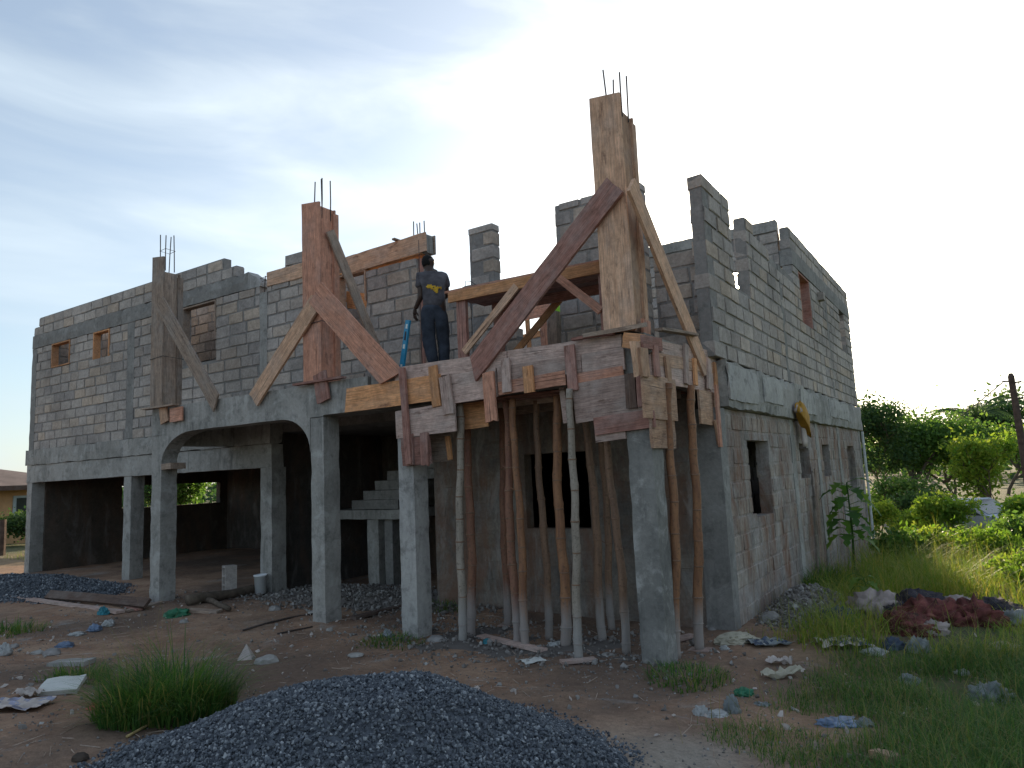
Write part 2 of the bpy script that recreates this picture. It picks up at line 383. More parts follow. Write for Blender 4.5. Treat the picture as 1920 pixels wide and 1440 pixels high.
def board(name, A, B, w, t, n, mt, parent=None, warp=.006, skew0=0.0, skew1=0.0, ragged=.0):
    """plank whose outer face runs from A to B, n = outward normal"""
    A, B, n = Vector(A), Vector(B), Vector(n); x = (B - A); Ln = x.length; x.normalize(); n = (n - x * n.dot(x)).normalized(); y = n.cross(x)
    k = max(3, int(Ln / .18)); v = []; f = []; rows = 4 if ragged else 2
    ph = random.uniform(0, 6); bow = random.uniform(-warp, warp)
    for i in range(k + 1):
        u = i / k
        for j in range(rows):
            s = (j / (rows - 1) - .5); xx = Ln * u
            if i == 0: xx += skew0 * s + random.uniform(-ragged, ragged)
            if i == k: xx += skew1 * s + random.uniform(-ragged, ragged)
            e = (random.uniform(-.003, .003) if abs(s) > .4 else 0)
            zz = bow * math.sin(u * math.pi) + warp * .3 * math.sin(u * 5 + ph) * s
            v.append((xx, s * w + e, zz)); v.append((xx, s * w + e, zz - t))
    r2 = rows * 2
    for i in range(k):
        a = i * r2; b2 = a + r2
        for j in range(rows - 1):
            f.append((a + 2 * j, b2 + 2 * j, b2 + 2 * j + 2, a + 2 * j + 2)); f.append((a + 2 * j + 1, a + 2 * j + 3, b2 + 2 * j + 3, b2 + 2 * j + 1))
        f.append((a, a + 1, b2 + 1, b2)); e = 2 * (rows - 1); f.append((a + e, b2 + e, b2 + e + 1, a + e + 1))
    for a, flip in ((0, False), (k * r2, True)):
        for j in range(rows - 1):
            q = (a + 2 * j, a + 2 * j + 2, a + 2 * j + 3, a + 2 * j + 1); f.append(q[::-1] if flip else q)
    Wd = Matrix(((x.x, y.x, n.x, A.x), (x.y, y.y, n.y, A.y), (x.z, y.z, n.z, A.z), (0, 0, 0, 1)))
    return add(name, v, f, mt, parent, Wd)
def tri_scatter(name, protos, pos, rot, scl, mt, parent=None, rnd=None, extra=None, smooth=False):
    """one mesh from many small copies; protos: list of (verts Nx3, tris Mx3); pos Kx3, rot Kx3x3, scl K or Kx3"""
    K = len(pos); scl = np.asarray(scl, float)
    if scl.ndim == 1: scl = scl[:, None].repeat(3, 1)
    which = rng.integers(0, len(protos), K); V = []; F = []; R = []; off = 0
    rnd = rng.random(K) if rnd is None else rnd
    for w, (pv, pf) in enumerate(protos):
        id_ = np.where(which == w)[0]
        if not len(id_): continue
        q = pv[None] * scl[id_][:, None]; q = np.einsum('kij,knj->kni', rot[id_], q) + pos[id_][:, None]
        V.append(q.reshape(-1, 3)); n = len(pv)
        F.append((pf[None] + (np.arange(len(id_)) * n)[:, None, None] + off).reshape(-1, 3)); off += len(id_) * n
        R.append(np.repeat(rnd[id_], n))
    if extra:
        ev, ef = extra; ev = np.array([tuple(p) for p in ev], float); t3 = []
        for q in ef:
            for i in range(1, len(q) - 1): t3.append((q[0], q[i], q[i + 1]))
        V.append(ev); F.append(np.array(t3) + off); R.append(np.full(len(ev), .2))
    V = np.concatenate(V); F = np.concatenate(F); R = np.concatenate(R)
    me = bpy.data.meshes.new(name); me.vertices.add(len(V)); me.vertices.foreach_set('co', V.astype(np.float32).ravel())
    me.loops.add(len(F) * 3); me.loops.foreach_set('vertex_index', F.astype(np.int32).ravel())
    me.polygons.add(len(F)); me.polygons.foreach_set('loop_start', np.arange(0, len(F) * 3, 3, dtype=np.int32))
    at = me.attributes.new('rnd', 'FLOAT', 'POINT'); at.data.foreach_set('value', R.astype(np.float32))
    me.polygons.foreach_set('use_smooth', np.zeros(len(F), bool)); me.update(calc_edges=True); me.validate(); me.materials.append(M[mt])
    return link_obj(name, me, parent)
def rand_rot(K):
    q = rng.normal(size=(K, 4)); q /= np.linalg.norm(q, axis=1)[:, None]; w, x, y, z = q.T
    return np.stack([np.stack([1 - 2 * (y * y + z * z), 2 * (x * y - z * w), 2 * (x * z + y * w)], -1), np.stack([2 * (x * y + z * w), 1 - 2 * (x * x + z * z), 2 * (y * z - x * w)], -1), np.stack([2 * (x * z - y * w), 2 * (y * z + x * w), 1 - 2 * (x * x + y * y)], -1)], 1)
def hull_stone(n=11, flat=.75):
    bm = bmesh.new(); pts = rng.normal(size=(n, 3)); pts /= np.linalg.norm(pts, axis=1)[:, None]; pts *= rng.uniform(.75, 1.1, (n, 1)); pts[:, 2] *= flat
    for p in pts: bm.verts.new(p)
    r = bmesh.ops.convex_hull(bm, input=bm.verts); bmesh.ops.triangulate(bm, faces=bm.faces)
    bm.verts.index_update(); used = [v for v in bm.verts if v.link_faces]; mp_ = {v: i for i, v in enumerate(used)}
    V = np.array([tuple(v.co) for v in used]); F = np.array([[mp_[v] for v in f.verts] for f in bm.faces]); bm.free(); return V, F
STONES = [hull_stone() for _ in range(10)]

# ------------------------------------------------------------------ ground
def axis(lo, hi, step, far):
    a = list(np.arange(lo, hi + 1e-6, step)); s = step; x = lo
    while x > -far: s *= 1.22; x -= s; a.insert(0, x)
    s = step; x = hi
    while x < far: s *= 1.22; x += s; a.append(x)
    return a
gx = axis(-14, 8, .11, 700); gy = axis(-2, 15, .11, 700)
gv = [(x, y, ground_h(x, y)) for y in gy for x in gx]; nx_ = len(gx)
gf = [(j * nx_ + i, j * nx_ + i + 1, (j + 1) * nx_ + i + 1, (j + 1) * nx_ + i) for j in range(len(gy) - 1) for i in range(nx_ - 1)]
ground = add('ground', gv, gf, 'dirt', None, None, True); ground['kind'] = 'structure'
def green_amount(x, y):
    n = noise.noise((x * .5, y * .5, 20)) * .6
    a = sst(-.8, .8, x - (-1.2) + n + (0.0 if y > 9 else (y - 7) * .35))          # right of the house
    if y < 5.2: a *= sst(3.4, 5.2, y + .25 * x + n)
    b_ = sst(20, 34, math.hypot(x, y) + 4 * n) * (1 if x < -18 or x > -4 else .6)
    return min(1, max(a if y > 0 else 0, b_))
ga = ground.data.attributes.new('green', 'FLOAT', 'POINT'); ga.data.foreach_set('value', np.array([green_amount(p[0], p[1]) for p in gv], np.float32))
def sand_amount(x, y): return sst(1.2, -.2, abs(y - (3.6 - .45 * (x + 1.2))) - .6 + noise.noise((x * .8, y * .8, 2)) * .7) * sst(-3.2, -1.6, x)
gs = ground.data.attributes.new('sand', 'FLOAT', 'POINT'); gs.data.foreach_set('value', np.array([sand_amount(p[0], p[1]) for p in gv], np.float32))

# ------------------------------------------------------------------ the unfinished house
house = thing('unfinished_house', 'unfinished two-storey grey concrete block house with open upper walls', 'house', (-8, 9, 0))
BL, BH, MT, CH = .465, .195, .034, .225
def block_proto(seed):
    bm = bmesh.new(); bmesh.ops.create_cube(bm, size=1); r = random.Random(seed)
    for v in bm.verts: v.co = Vector((v.co.x * BL, v.co.y * .2, v.co.z * BH))
    bmesh.ops.bevel(bm, geom=bm.edges[:], offset=.008, segments=1, affect='EDGES')
    for v in bm.verts: v.co += Vector((r.uniform(-.009, .009), r.uniform(-.003, .003), r.uniform(-.007, .007)))
    bmesh.ops.triangulate(bm, faces=bm.faces); bm.verts.index_update()
    V = np.array([tuple(v.co) for v in bm.verts]); F = np.array([[v.index for v in f.verts] for f in bm.faces]); bm.free(); return V, F
BP = [block_proto(i) for i in range(8)]
def block_mesh(i, mt): return mesh(BP[i][0], [tuple(f) for f in BP[i][1]], mt, False, 'block')
BMESH = {}
BLOCKS = []
def wall(ax, c, s0, s1, z0, z1, openings=(), tops=(), th=.2, style='block', vis=1.0, recess=.018, core='mortar', phase=0.0, parent=None, mort=.007, cover=None):
    def top(s):
        for a, b, t in tops:
            if a <= s <= b: return t
        return z1
    def runs(s):
        r = [(z0, top(s))]
        for a, b, za, zb in openings:
            if a < s < b:
                n = []
                for p, q in r:
                    if za > p: n.append((p, min(q, za)))
                    if zb < q: n.append((max(p, zb), q))
                r = [k for k in n if k[1] - k[0] > .01]
        return r
    S = sorted({s0, s1, *[v for o in openings for v in o[:2]], *[v for o in tops for v in o[:2]]}); S = [s for s in S if s0 <= s <= s1]
    mb = MB()
    for a, b in zip(S[:-1], S[1:]):
        if b - a < .005: continue
        for p, q in runs((a + b) / 2):
            e = .004; zt = q - .006
            A, B = a + (e if not runs(a - .02) or a == s0 else 0), b - (e if b == s1 else 0)
            if ax == 'x': mb.box(A, B, c + recess, c + th - recess, p, zt)
            else: mb.box(c - th + recess, c - recess, A, B, p, zt)
    if vis >= .25:                                    # uneven bedding mortar squeezed out over the block faces
        st_ = .045 if vis >= .6 else .08; ns, nz2 = int((s1 - s0) / st_), int((max([z1] + [t[2] for t in tops]) - z0) / st_); idv = {}; sv_ = []; sf_ = []
        def vid(i, k):
            if (i, k) not in idv:
                s_, z_ = s0 + (s1 - s0) * i / ns, z0 + k * st_; q_ = (s_, c, z_)
                e_ = (recess * .8 if cover is None else cover) + mort * noise.noise((s_ * 6, c, z_ * 9)) + mort * .7 * noise.noise((s_ * 19, c, z_ * 19))
                idv[(i, k)] = len(sv_); sv_.append((s_, c + e_, z_) if ax == 'x' else (c - e_, s_, z_))
            return idv[(i, k)]
        for i in range(ns):
            for k in range(nz2):
                sm, zm = s0 + (s1 - s0) * (i + .5) / ns, z0 + (k + .5) * st_
                if all(any(p + st_ * .4 < zm < q - st_ * .6 for p, q in runs(sm + o_)) for o_ in (-st_ * .5, 0, st_ * .5)): f_ = (vid(i, k), vid(i + 1, k), vid(i + 1, k + 1), vid(i, k + 1)); sf_.append(f_)
        mb.put(sv_, sf_)
    w = mb.build('wall', core, parent or house)
    nC = int(math.ceil((max([z1] + [t[2] for t in tops]) - z0) / CH))
    for i in range(nC):
        za = z0 + i * CH; mid = za + .1
        ints = []
        for a, b in zip(S[:-1], S[1:]):
            if b - a < .005: continue
            if any(p <= mid <= q for p, q in runs((a + b) / 2)):
                if ints and abs(ints[-1][1] - a) < 1e-6: ints[-1][1] = b
                else: ints.append([a, b])
        for a, b in ints:
            st = s0 + phase + ((.25 if i % 2 else 0)) + random.uniform(-.05, .05) - .5; k = st
            while k < b:
                bl_ = BL * random.choice((1, 1, 1, 1.04, .9, .7)); p, q = max(a, k), min(b, k + bl_); k += bl_ + random.choice((MT, MT, MT * 1.7))
                if q - p < .07: continue
                rr = [u for u in runs((p + q) / 2) if u[0] <= mid <= u[1]]
                if not rr: continue
                zl, zh = max(za, rr[0][0]), min(za + BH, rr[0][1])
                if zh - zl < .06: continue
                sc = Vector(((q - p) / BL, th / .2 * random.uniform(.985, 1.03), (zh - zl) / BH))
                m_, zc = (p + q) / 2, (zl + zh) / 2 + random.uniform(-.003, .003); jn = random.uniform(-.005, .005)
                if ax == 'x': loc = Vector((m_, c + th / 2 + jn, zc)); R_ = Matrix.Rotation(random.uniform(-.018, .018), 4, 'Y') @ Matrix.Rotation(random.choice((0, math.pi)), 4, 'Z'); nrm = Vector((0, -1, 0)); fc = Vector((m_, c, zc))
                else: loc = Vector((c - th / 2 + jn, m_, zc)); R_ = Matrix.Rotation(random.uniform(-.018, .018), 4, 'X') @ Matrix.Rotation(math.pi / 2 + random.choice((0, math.pi)), 4, 'Z'); nrm = Vector((1, 0, 0)); fc = Vector((c, m_, zc))
                d_ = CAM - fc; score = vis * (q - p) * (zh - zl) * max(0, nrm.dot(d_.normalized())) / d_.length_squared
                BLOCKS.append((score, w, Matrix.Translation(loc) @ R_ @ Matrix.Diagonal((*sc, 1)), random.randrange(8), style))
    return w
# --- upper storey
wall('x', 8.55, -20.15, -15.85, 3.13, 5.75, [(-19.36, -18.45, 5.14, 5.76), (-17.33, -16.62, 5.1, 5.76)])
wall('x', 8.55, -15.55, -11.22, 3.13, 5.75, [(-13.72, -12.58, 4.52, 5.74)])
wall('x', 8.55, -20.35, -11.95, 6.1, 6.55, tops=[(-20.35, -20.1, 6.32), (-12.35, -11.95, 6.32)])
wall('x', 8.55, -11.0, -7.3, 3.13, 5.5, [(-9.1, -8.43, 4.55, 5.75)], tops=[(-11.0, -9.1, 5.73)])
wall('x', 9.0, -7.75, -6.6, 3.13, 4.86)
wall('x', 9.0, -6.58, -6.12, 3.13, 5.93, phase=.5)
wall('x', 9.0, -6.1, -5.75, 3.13, 4.2)
wall('x', 9.0, -4.98, -3.62, 3.13, 5.93, phase=.02)
wall('x', 9.28, -3.6, -2.97, 3.13, 4.9)
wall('y', -2.75, 9.0, 14.28, 3.38, 5.81, tops=[(10.2, 11.05, 4.53), (11.5, 12.4, 5.62), (12.4, 14.28, 5.5)], phase=.5)
wall('y', -2.75, 14.3, 21.2, 3.38, 5.77, [(14.88, 15.9, 4.73, 5.78), (19.5, 20.3, 4.73, 5.78)])
wall('y', -2.75, 14.3, 21.2, 6.1, 6.54)
wall('x', 14.3, -20.1, -2.98, 3.13, 6.53, [(-4.15, -3.42, 5.48, 5.86), (-9.35, -8.4, 5.3, 5.72)], vis=.2, style='block')
wall('x', 9.9, -20.1, -9.3, 3.13, 6.45, tops=[(-11.6, -9.3, 6.02)], vis=.3, style='block')
wall('x', 21.0, -20.1, -2.97, 3.13, 6.5, vis=0)
wall('y', -20.15, 8.78, 21.2, 3.13, 6.3, vis=0)
# --- ground storey
wall('y', -2.78, 9.0, 21.2, -.7, 2.72, [(10.23, 11.37, 1.24, 2.32), (13.55, 14.4, 1.68, 2.31), (15.75, 16.5, 1.66, 2.31), (18.82, 19.9, 1.22, 2.30)], style='weathered_block', recess=.012, core='weathered_block', mort=.008, cover=.006)
wall('x', 9.0, -7.45, -3.12, -.2, 2.95, [(-5.72, -4.67, 1.2, 2.27)], style='porch_block_shaded', recess=.006, core='porch_block_shaded', mort=.006, cover=.001, vis=.6)
wall('y', -20.1, 8.85, 14.3, -.1, 2.95, [(10.8, 13.85, 1.52, 2.14)], style='interior_block_shaded', core='interior_block_shaded', mort=.005, cover=-.009, vis=.26, th=.2)
wall('y', -20.1, 14.3, 21.2, -.1, 2.95, style='interior_block_shaded', core='interior_block_shaded', vis=0)
wall('x', 14.1, -20.1, -11.1, -.1, 2.95, style='interior_block_shaded', core='interior_block_shaded', mort=.005, cover=-.009, vis=.26)
wall('y', -11.05, 8.9, 14.1, -.1, 2.95, style='interior_block_shaded', core='interior_block_shaded', mort=.005, cover=-.009, vis=.26)
wall('x', 11.6, -11.05, -7.45, -.1, 2.95, style='interior_block_shaded', core='interior_block_shaded', mort=.005, cover=-.009, vis=.26)
wall('y', -7.25, 9.2, 11.6, -.1, 2.95, style='interior_block_shaded', core='interior_block_shaded', vis=0)
wall('x', 21.0, -20.1, -2.98, -.7, 2.95, vis=0, style='interior_block_shaded', core='interior_block_shaded')
wall('y', -3.6, 9.22, 21.0, -.1, 2.95, [(10.3, 11.3, 0.1, 2.2)], style='interior_block_shaded', core='interior_block_shaded', vis=0)
BLOCKS.sort(key=lambda b: -b[0])
for sc_, w, mw, pv, st in BLOCKS[:300]:
    key = (pv, st)
    if key not in BMESH: BMESH[key] = block_mesh(pv, st)
    link_obj('block', BMESH[key], w, mw)
rest = BLOCKS[300:]
def joined_blocks(name, items, mt, parent):
    V = []; F = []; R = []; off = 0
    for _, w, mw, pv, st in items:
        pvv, pf = BP[pv]; m4 = np.array(mw); V.append(pvv @ m4[:3, :3].T + m4[:3, 3]); F.append(pf + off); off += len(pvv); R.append(np.full(len(pvv), random.random()))
    V = np.concatenate(V); F = np.concatenate(F); R = np.concatenate(R)
    me = bpy.data.meshes.new(name); me.vertices.add(len(V)); me.vertices.foreach_set('co', V.astype(np.float32).ravel())
    me.loops.add(len(F) * 3); me.loops.foreach_set('vertex_index', F.astype(np.int32).ravel()); me.polygons.add(len(F)); me.polygons.foreach_set('loop_start', np.arange(0, len(F) * 3, 3, dtype=np.int32))
    at = me.attributes.new('rnd', 'FLOAT', 'POINT'); at.data.foreach_set('value', R.astype(np.float32)); me.polygons.foreach_set('use_smooth', np.zeros(len(F), bool)); me.update(calc_edges=True)
    return me
stl = ['block', 'weathered_block', 'porch_block_shaded', 'interior_block_shaded']
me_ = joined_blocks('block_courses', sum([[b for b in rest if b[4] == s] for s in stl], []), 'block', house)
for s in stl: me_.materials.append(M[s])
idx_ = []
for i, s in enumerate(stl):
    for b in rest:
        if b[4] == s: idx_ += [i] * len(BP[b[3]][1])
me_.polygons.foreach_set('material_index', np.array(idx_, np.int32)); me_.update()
bc = link_obj('block_courses', me_, house); bc['kind'] = 'stuff'

# --- concrete frame
def column(x0, x1, y0, y1, z0, z1, mt='concrete', **k): return cbox('column', x0, x1, y0, y1, z0, z1, mt, house, **k)
column(-12.2, -11.9, 7.05, 7.35, -.2, 2.93)
column(-8.12, -7.85, 7.06, 7.36, -.2, 2.93, 'concrete')
column(-6.44, -6.17, 7.05, 7.33, -.2, 2.90, 'concrete_pale')
column(-3.16, -2.88, 7.02, 7.32, -.2, 2.90, 'concrete_stained')
column(-20.4, -20.15, 8.54, 8.85, -.2, 2.31); column(-15.85, -15.55, 8.54, 8.84, -.2, 2.31); column(-11.19, -10.87, 8.54, 8.86, -.2, 2.31)
column(-3.12, -2.77, 8.97, 9.24, -.2, 2.72, 'concrete_dark')
column(-20.42, -20.15, 8.545, 8.78, 3.13, 5.75, 'concrete_dark'); column(-15.85, -15.55, 8.545, 8.76, 3.13, 5.75, 'concrete_dark'); column(-11.22, -11.0, 8.545, 8.76, 3.13, 5.62, 'concrete')
for y in (12.9, 15.1, 17.6, 20.9): column(-3.0, -2.765, y, y + .26, -.7, 2.72, 'concrete')
for y in (13.02, 17.55): column(-2.97, -2.745, y, y + .2, 3.38, 5.5 if y < 14 else 5.77, 'concrete_dark')
# beams
cbox('beam', -20.42, -10.86, 8.53, 8.80, 2.31, 2.74, 'concrete', house)
cbox('slab_edge', -20.46, -10.86, 8.50, 8.80, 2.742, 3.13, 'concrete', house, chip=.03)
cbox('ring_beam', -20.42, -11.55, 8.535, 8.77, 5.75, 6.1, 'concrete_dark', house, chip=.03)
mb = MB(); prof = [(-11.55, 6.1), (-11.42, 6.0), (-11.3, 5.95), (-11.2, 5.82), (-11.18, 5.75)]
for (xa, za), (xb, zb) in zip(prof[:-1], prof[1:]):
    mb.put([(xa, 8.54, 5.75), (xb, 8.54, 5.75), (xb, 8.54, zb), (xa, 8.54, za), (xa, 8.765, 5.75), (xb, 8.765, 5.75), (xb, 8.765, zb + .01), (xa, 8.765, za)], [(0, 1, 2, 3), (5, 4, 7, 6), (3, 2, 6, 7), (0, 4, 5, 1), (1, 5, 6, 2), (0, 3, 7, 4)])
mb.build('ring_beam_stub', 'concrete_pale', house)
cbox('ring_beam', -11.0, -9.72, 8.56, 8.74, 5.73, 5.99, 'concrete', house)
cbox('ring_beam', -8.9, -7.1, 8.57, 8.73, 5.56, 5.86, 'concrete', house)
cbox('ring_beam', -2.97, -2.735, 14.3, 21.22, 5.77, 6.1, 'concrete_dark', house)
cbox('ring_beam', -20.1, -2.98, 14.28, 14.52, 6.5, 6.72, 'concrete', house)
cbox('slab_edge', -3.0, -2.70, 9.25, 21.25, 2.72, 3.36, 'concrete', house, chip=.05, jit=.014)
for y0, y1, z0, z1 in ((9.26, 10.7, 2.82, 3.30), (11.0, 12.2, 2.9, 3.31), (13.6, 15.0, 2.86, 3.28), (16.5, 19.0, 2.9, 3.30)):
    cbox('slab_edge_panel', -2.72, -2.675, y0, y1, z0, z1, 'concrete_pale', house, chip=.03)
cbox('upper_slab', -20.3, -2.99, 8.79, 21.1, 2.95, 3.12, 'concrete_dark', house, seg=1.2)
cbox('floor_slab', -20.3, -11.1, 8.2, 14.2, -.15, .10, 'dirt', house, seg=.3, chip=.05, jit=.025)
cbox('porch_slab', -12.19, -2.95, 7.34, 8.99, 3.10, 3.40, 'concrete', house, seg=.6)
# porch beam with rounded haunches
mb = MB(); pts = []
def arc(x0, z0, x1, z1, n, up):
    return [(x0 + (x1 - x0) * (math.sin(t * math.pi / 2) if not up else 1 - math.cos(t * math.pi / 2)), z0 + (z1 - z0) * ((1 - math.cos(t * math.pi / 2)) if not up else math.sin(t * math.pi / 2))) for t in [i / n for i in range(n + 1)]]
pts = [(-12.2, 2.93), (-11.9, 2.93)] + [(-11.899, 2.42)] + arc(-11.895, 2.42, -11.0, 2.95, 9, True) + [(-10.4, 2.955), (-9.8, 2.95), (-9.2, 2.955)]
pts += [(-8.119 - (a[0] + 8.119), a[1]) for a in []]
pts += [(x, z) for x, z in reversed([(-8.121 + (-8.75 + 8.121) * (1 - math.cos(t * math.pi / 2)), 2.44 + .51 * math.sin(t * math.pi / 2)) for t in [i / 8 for i in range(9)]])]
pts += [(-8.12, 2.932), (-7.85, 2.932), (-7.84, 2.95), (-6.95, 2.95)]
n = len(pts); vv = []
for (x, z) in pts:
    j = noise.noise((x * 4, z * 4, 0)) * .006
    vv += [(x, 7.05 + j, z), (x, 7.05 - j, 3.41 + j), (x, 7.33, 3.41), (x, 7.33, z)]
ff = []
for i in range(n - 1):
    a, b_ = 4 * i, 4 * i + 4
    ff += [(a, b_, b_ + 1, a + 1), (a + 1, b_ + 1, b_ + 2, a + 2), (a + 2, b_ + 2, b_ + 3, a + 3), (a + 3, b_ + 3, b_, a)]
ff += [(0, 1, 2, 3), (4 * n - 1, 4 * n - 2, 4 * n - 3, 4 * n - 4)]
add('porch_beam', vv, ff, 'concrete', house)
cbox('porch_beam', -6.9, -2.9, 7.06, 7.33, 2.96, 3.44, 'concrete_dark', house)
cbox('porch_beam', -3.16, -2.89, 7.34, 9.2, 2.96, 3.42, 'concrete', house)
cbox('porch_beam', -12.19, -11.92, 7.34, 8.5, 2.75, 3.41, 'concrete', house)
# old haunch plank at the left column head, roughly broken beam end
board('haunch_board', (-11.88, 7.04, 2.38), (-11.60, 7.04, 2.39), .10, .28, (0, -1, 0), 'wood_old', house)
# stairs: landing, steps, posts
cbox('stair_landing', -11.0, -9.05, 9.95, 11.55, 1.26, 1.44, 'concrete', house)
for i in range(9):
    x = -10.35 + i * .31; cbox('stair_step', x, min(x + 1.2, -7.5) if i < 8 else -7.5, 10.0, 11.5, 1.445 + i * .178, 1.445 + (i + 1) * .178 - .002, 'concrete_dark', house, seg=.3)
cbox('stair_post', -9.95, -9.66, 10.0, 10.2, -.1, 1.258, 'concrete', house); cbox('stair_post', -9.6, -9.4, 10.1, 10.3, -.1, 1.258, 'concrete_dark', house)
# window linings
def lining(x0, x1, z0, z1, y, mt='wood_tan', sill=True):
    mb = MB(); t = .03; d = .16
    mb.box(x0, x0 + t, y, y + d, z0, z1); mb.box(x1 - t, x1, y, y + d, z0, z1); mb.box(x0 + t, x1 - t, y + .002, y + d, z1 - t, z1)
    if sill: mb.box(x0 + t, x1 - t, y + .002, y + d, z0, z0 + t)
    mb.build('window_frame', mt, house)
lining(-19.36, -18.45, 5.14, 5.745, 8.535, 'wood_orange'); lining(-17.33, -16.62, 5.1, 5.745, 8.535, 'wood_orange', False); lining(-13.72, -12.58, 5.08, 5.735, 8.535, 'wood_old', False)
lining(-9.1, -8.43, 5.0, 5.54, 8.54, 'wood_tan', False)
mb = MB(); mb.box(-2.98, -2.76, 14.88, 14.92, 4.73, 5.765); mb.box(-2.98, -2.76, 15.86, 15.9, 4.73, 5.765); mb.box(-2.98, -2.76, 14.92, 15.86, 5.73, 5.765); mb.build('window_frame', 'wood_red', house)
board('window_board', (-2.92, 14.95, 5.38), (-2.92, 15.84, 5.38), .66, .02, (1, 0, 0), 'wood_pink', house)
board('window_board', (-2.91, 14.95, 4.9), (-2.91, 15.84, 4.9), .28, .02, (1, 0, 0), 'wood_red', house)
cbox('bracket_stub', -2.75, -2.63, 16.75, 16.95, 5.5, 5.68, 'block', house)
# loose blocks on the wall tops
link_obj('block', BMESH[list(BMESH)[0]], house, Matrix.Translation((-10.25, 8.66, 6.10)) @ Matrix.Rotation(.08, 4, 'Z'))
link_obj('block', BMESH[list(BMESH)[0]], house, Matrix.Translation((-11.9, 9.99, 6.55)))
# rebar starter bars
def rebars(x, y, z0, z1, sp=.16, k=4, tie=True):
    off = [(-1, -1), (1, -1), (1, 1), (-1, 1)][:k]
    for a, b_ in off:
        p = Vector((x + a * sp / 2, y + b_ * sp / 2, z0)); q = p + Vector((random.uniform(-.025, .025), random.uniform(-.02, .02), z1 - z0 + random.uniform(-.07, .05)))
        MB().tube([p, (p + q) / 2 + Vector((random.uniform(-.008, .008), 0, 0)), q], [.009] * 3, 6).build('rebar', 'rebar', house)
    if tie:
        z = z0 + (z1 - z0) * .55; s = sp / 2 + .008
        MB().tube([(x - s, y - s, z), (x + s, y - s, z + .01), (x + s, y + s, z), (x - s, y + s, z - .01), (x - s, y - s, z)], [.005] * 5, 5).build('stirrup', 'rebar', house)
rebars(-12.06, 7.2, 5.9, 6.62, .17); rebars(-7.98, 7.2, 5.9, 6.56, .17, tie=False); rebars(-3.08, 7.17, 5.9, 6.48, .17, tie=False); rebars(-7.32, 8.65, 5.6, 6.13, .13, tie=False)
rebars(-11.1, 8.65, 5.5, 6.0, .1, 2, tie=False)
for z in (5.86, 5.93): MB().tube([(-11.6, 8.62, z), (-11.0, 8.62, z + .01)], [.006, .006], 5).build('rebar', 'rebar', house)
# pipe on the far corner, streak of spilled mortar
MB().tube([(-2.71, 21.16, -.6), (-2.70, 21.16, 1.2), (-2.71, 21.16, 2.7)], [.035] * 3, 8).build('drain_pipe', 'pipe_white', house)
board('leaning_board', PX(1530, 880, -2.70), PX(1545, 1075, -2.66), .16, .03, (1, 0, 0), 'wood_old', house)

# ------------------------------------------------------------------ formwork
FN = (0, -1, 0); SN = (1, 0, 0)
def fb(parent, p1, p2, w, mt, Y=6.99, t=.028, name='plank', **k): return board(name, PY(*p1, Y), PY(*p2, Y), w, t, FN, mt, parent, **k)
def sb(parent, p1, p2, w, mt, X=-2.85, t=.028, name='plank', **k): return board(name, PX(*p1, X), PX(*p2, X), w, t, SN, mt, parent, **k)
bf = thing('beam_formwork', 'patchwork of weathered planks and battens nailed round the porch edge beam', 'formwork', (-5, 7, 2.9))
# front face, long boards
fb(bf, (740, 703), (950, 673), .19, 'wood_grey', 7.012); fb(bf, (952, 672), (1165, 643), .19, 'wood_grey', 7.014, ragged=.01)
fb(bf, (648, 751), (826, 725), .33, 'wood_orange', 6.992, skew0=.05)
fb(bf, (838, 731), (930, 716), .36, 'wood_grey', 7.0); fb(bf, (932, 704), (1090, 681), .20, 'wood_grey', 7.002, ragged=.006); fb(bf, (1091, 684), (1170, 672), .24, 'wood_grey', 7.0)
fb(bf, (934, 729), (1060, 708), .16, 'wood_pink', 7.0); fb(bf, (1070, 711), (1168, 695), .11, 'wood_pink', 6.998)
fb(bf, (742, 797), (853, 781), .36, 'wood_grey', 6.985)
fb(bf, (753, 848), (806, 843), .36, 'wood_red', 6.985, ragged=.012)
fb(bf, (765, 814), (768, 873), .13, 'wood_red', 6.955, ragged=.01); fb(bf, (794, 812), (796, 873), .12, 'wood_red', 6.952, ragged=.012)
fb(bf, (1076, 757), (1208, 735), .44, 'wood_grey', 6.985, t=.03)
fb(bf, (1114, 800), (1226, 783), .19, 'wood_red', 6.97, t=.04); fb(bf, (1116, 820), (1172, 812), .11, 'wood_grey', 6.99)
fb(bf, (870, 781), (914, 775), .33, 'wood_orange', 7.3, t=.02); fb(bf, (806, 842), (845, 838), .36, 'wood_old', 7.32); fb(bf, (838, 818), (843, 862), .07, 'wood_orange', 7.30)
fb(bf, (1052, 760), (1062, 758), .42, 'wood_grey', 7.2)
# battens on the front face
fb(bf, (752, 690), (765, 870), .095, 'wood_red', 6.925, t=.04, name='batten'); fb(bf, (810, 686), (818, 762), .135, 'wood_orange', 6.955, name='batten'); fb(bf, (832, 705), (840, 776), .17, 'wood_grey', 6.952, name='batten', ragged=.01)
fb(bf, (914, 697), (921, 788), .165, 'wood_pink', 6.955, name='batten', ragged=.02); fb(bf, (946, 672), (950, 735), .12, 'wood_grey', 6.955, name='batten'); fb(bf, (988, 686), (992, 736), .135, 'wood_orange', 6.955, name='batten')
fb(bf, (1066, 647), (1074, 732), .125, 'wood_red', 6.955, name='batten')
fb(bf, (1180, 700), (1184, 765), .12, 'wood_dark', 6.945, name='batten'); fb(bf, (1200, 700), (1204, 762), .10, 'wood_red', 6.945, name='batten')
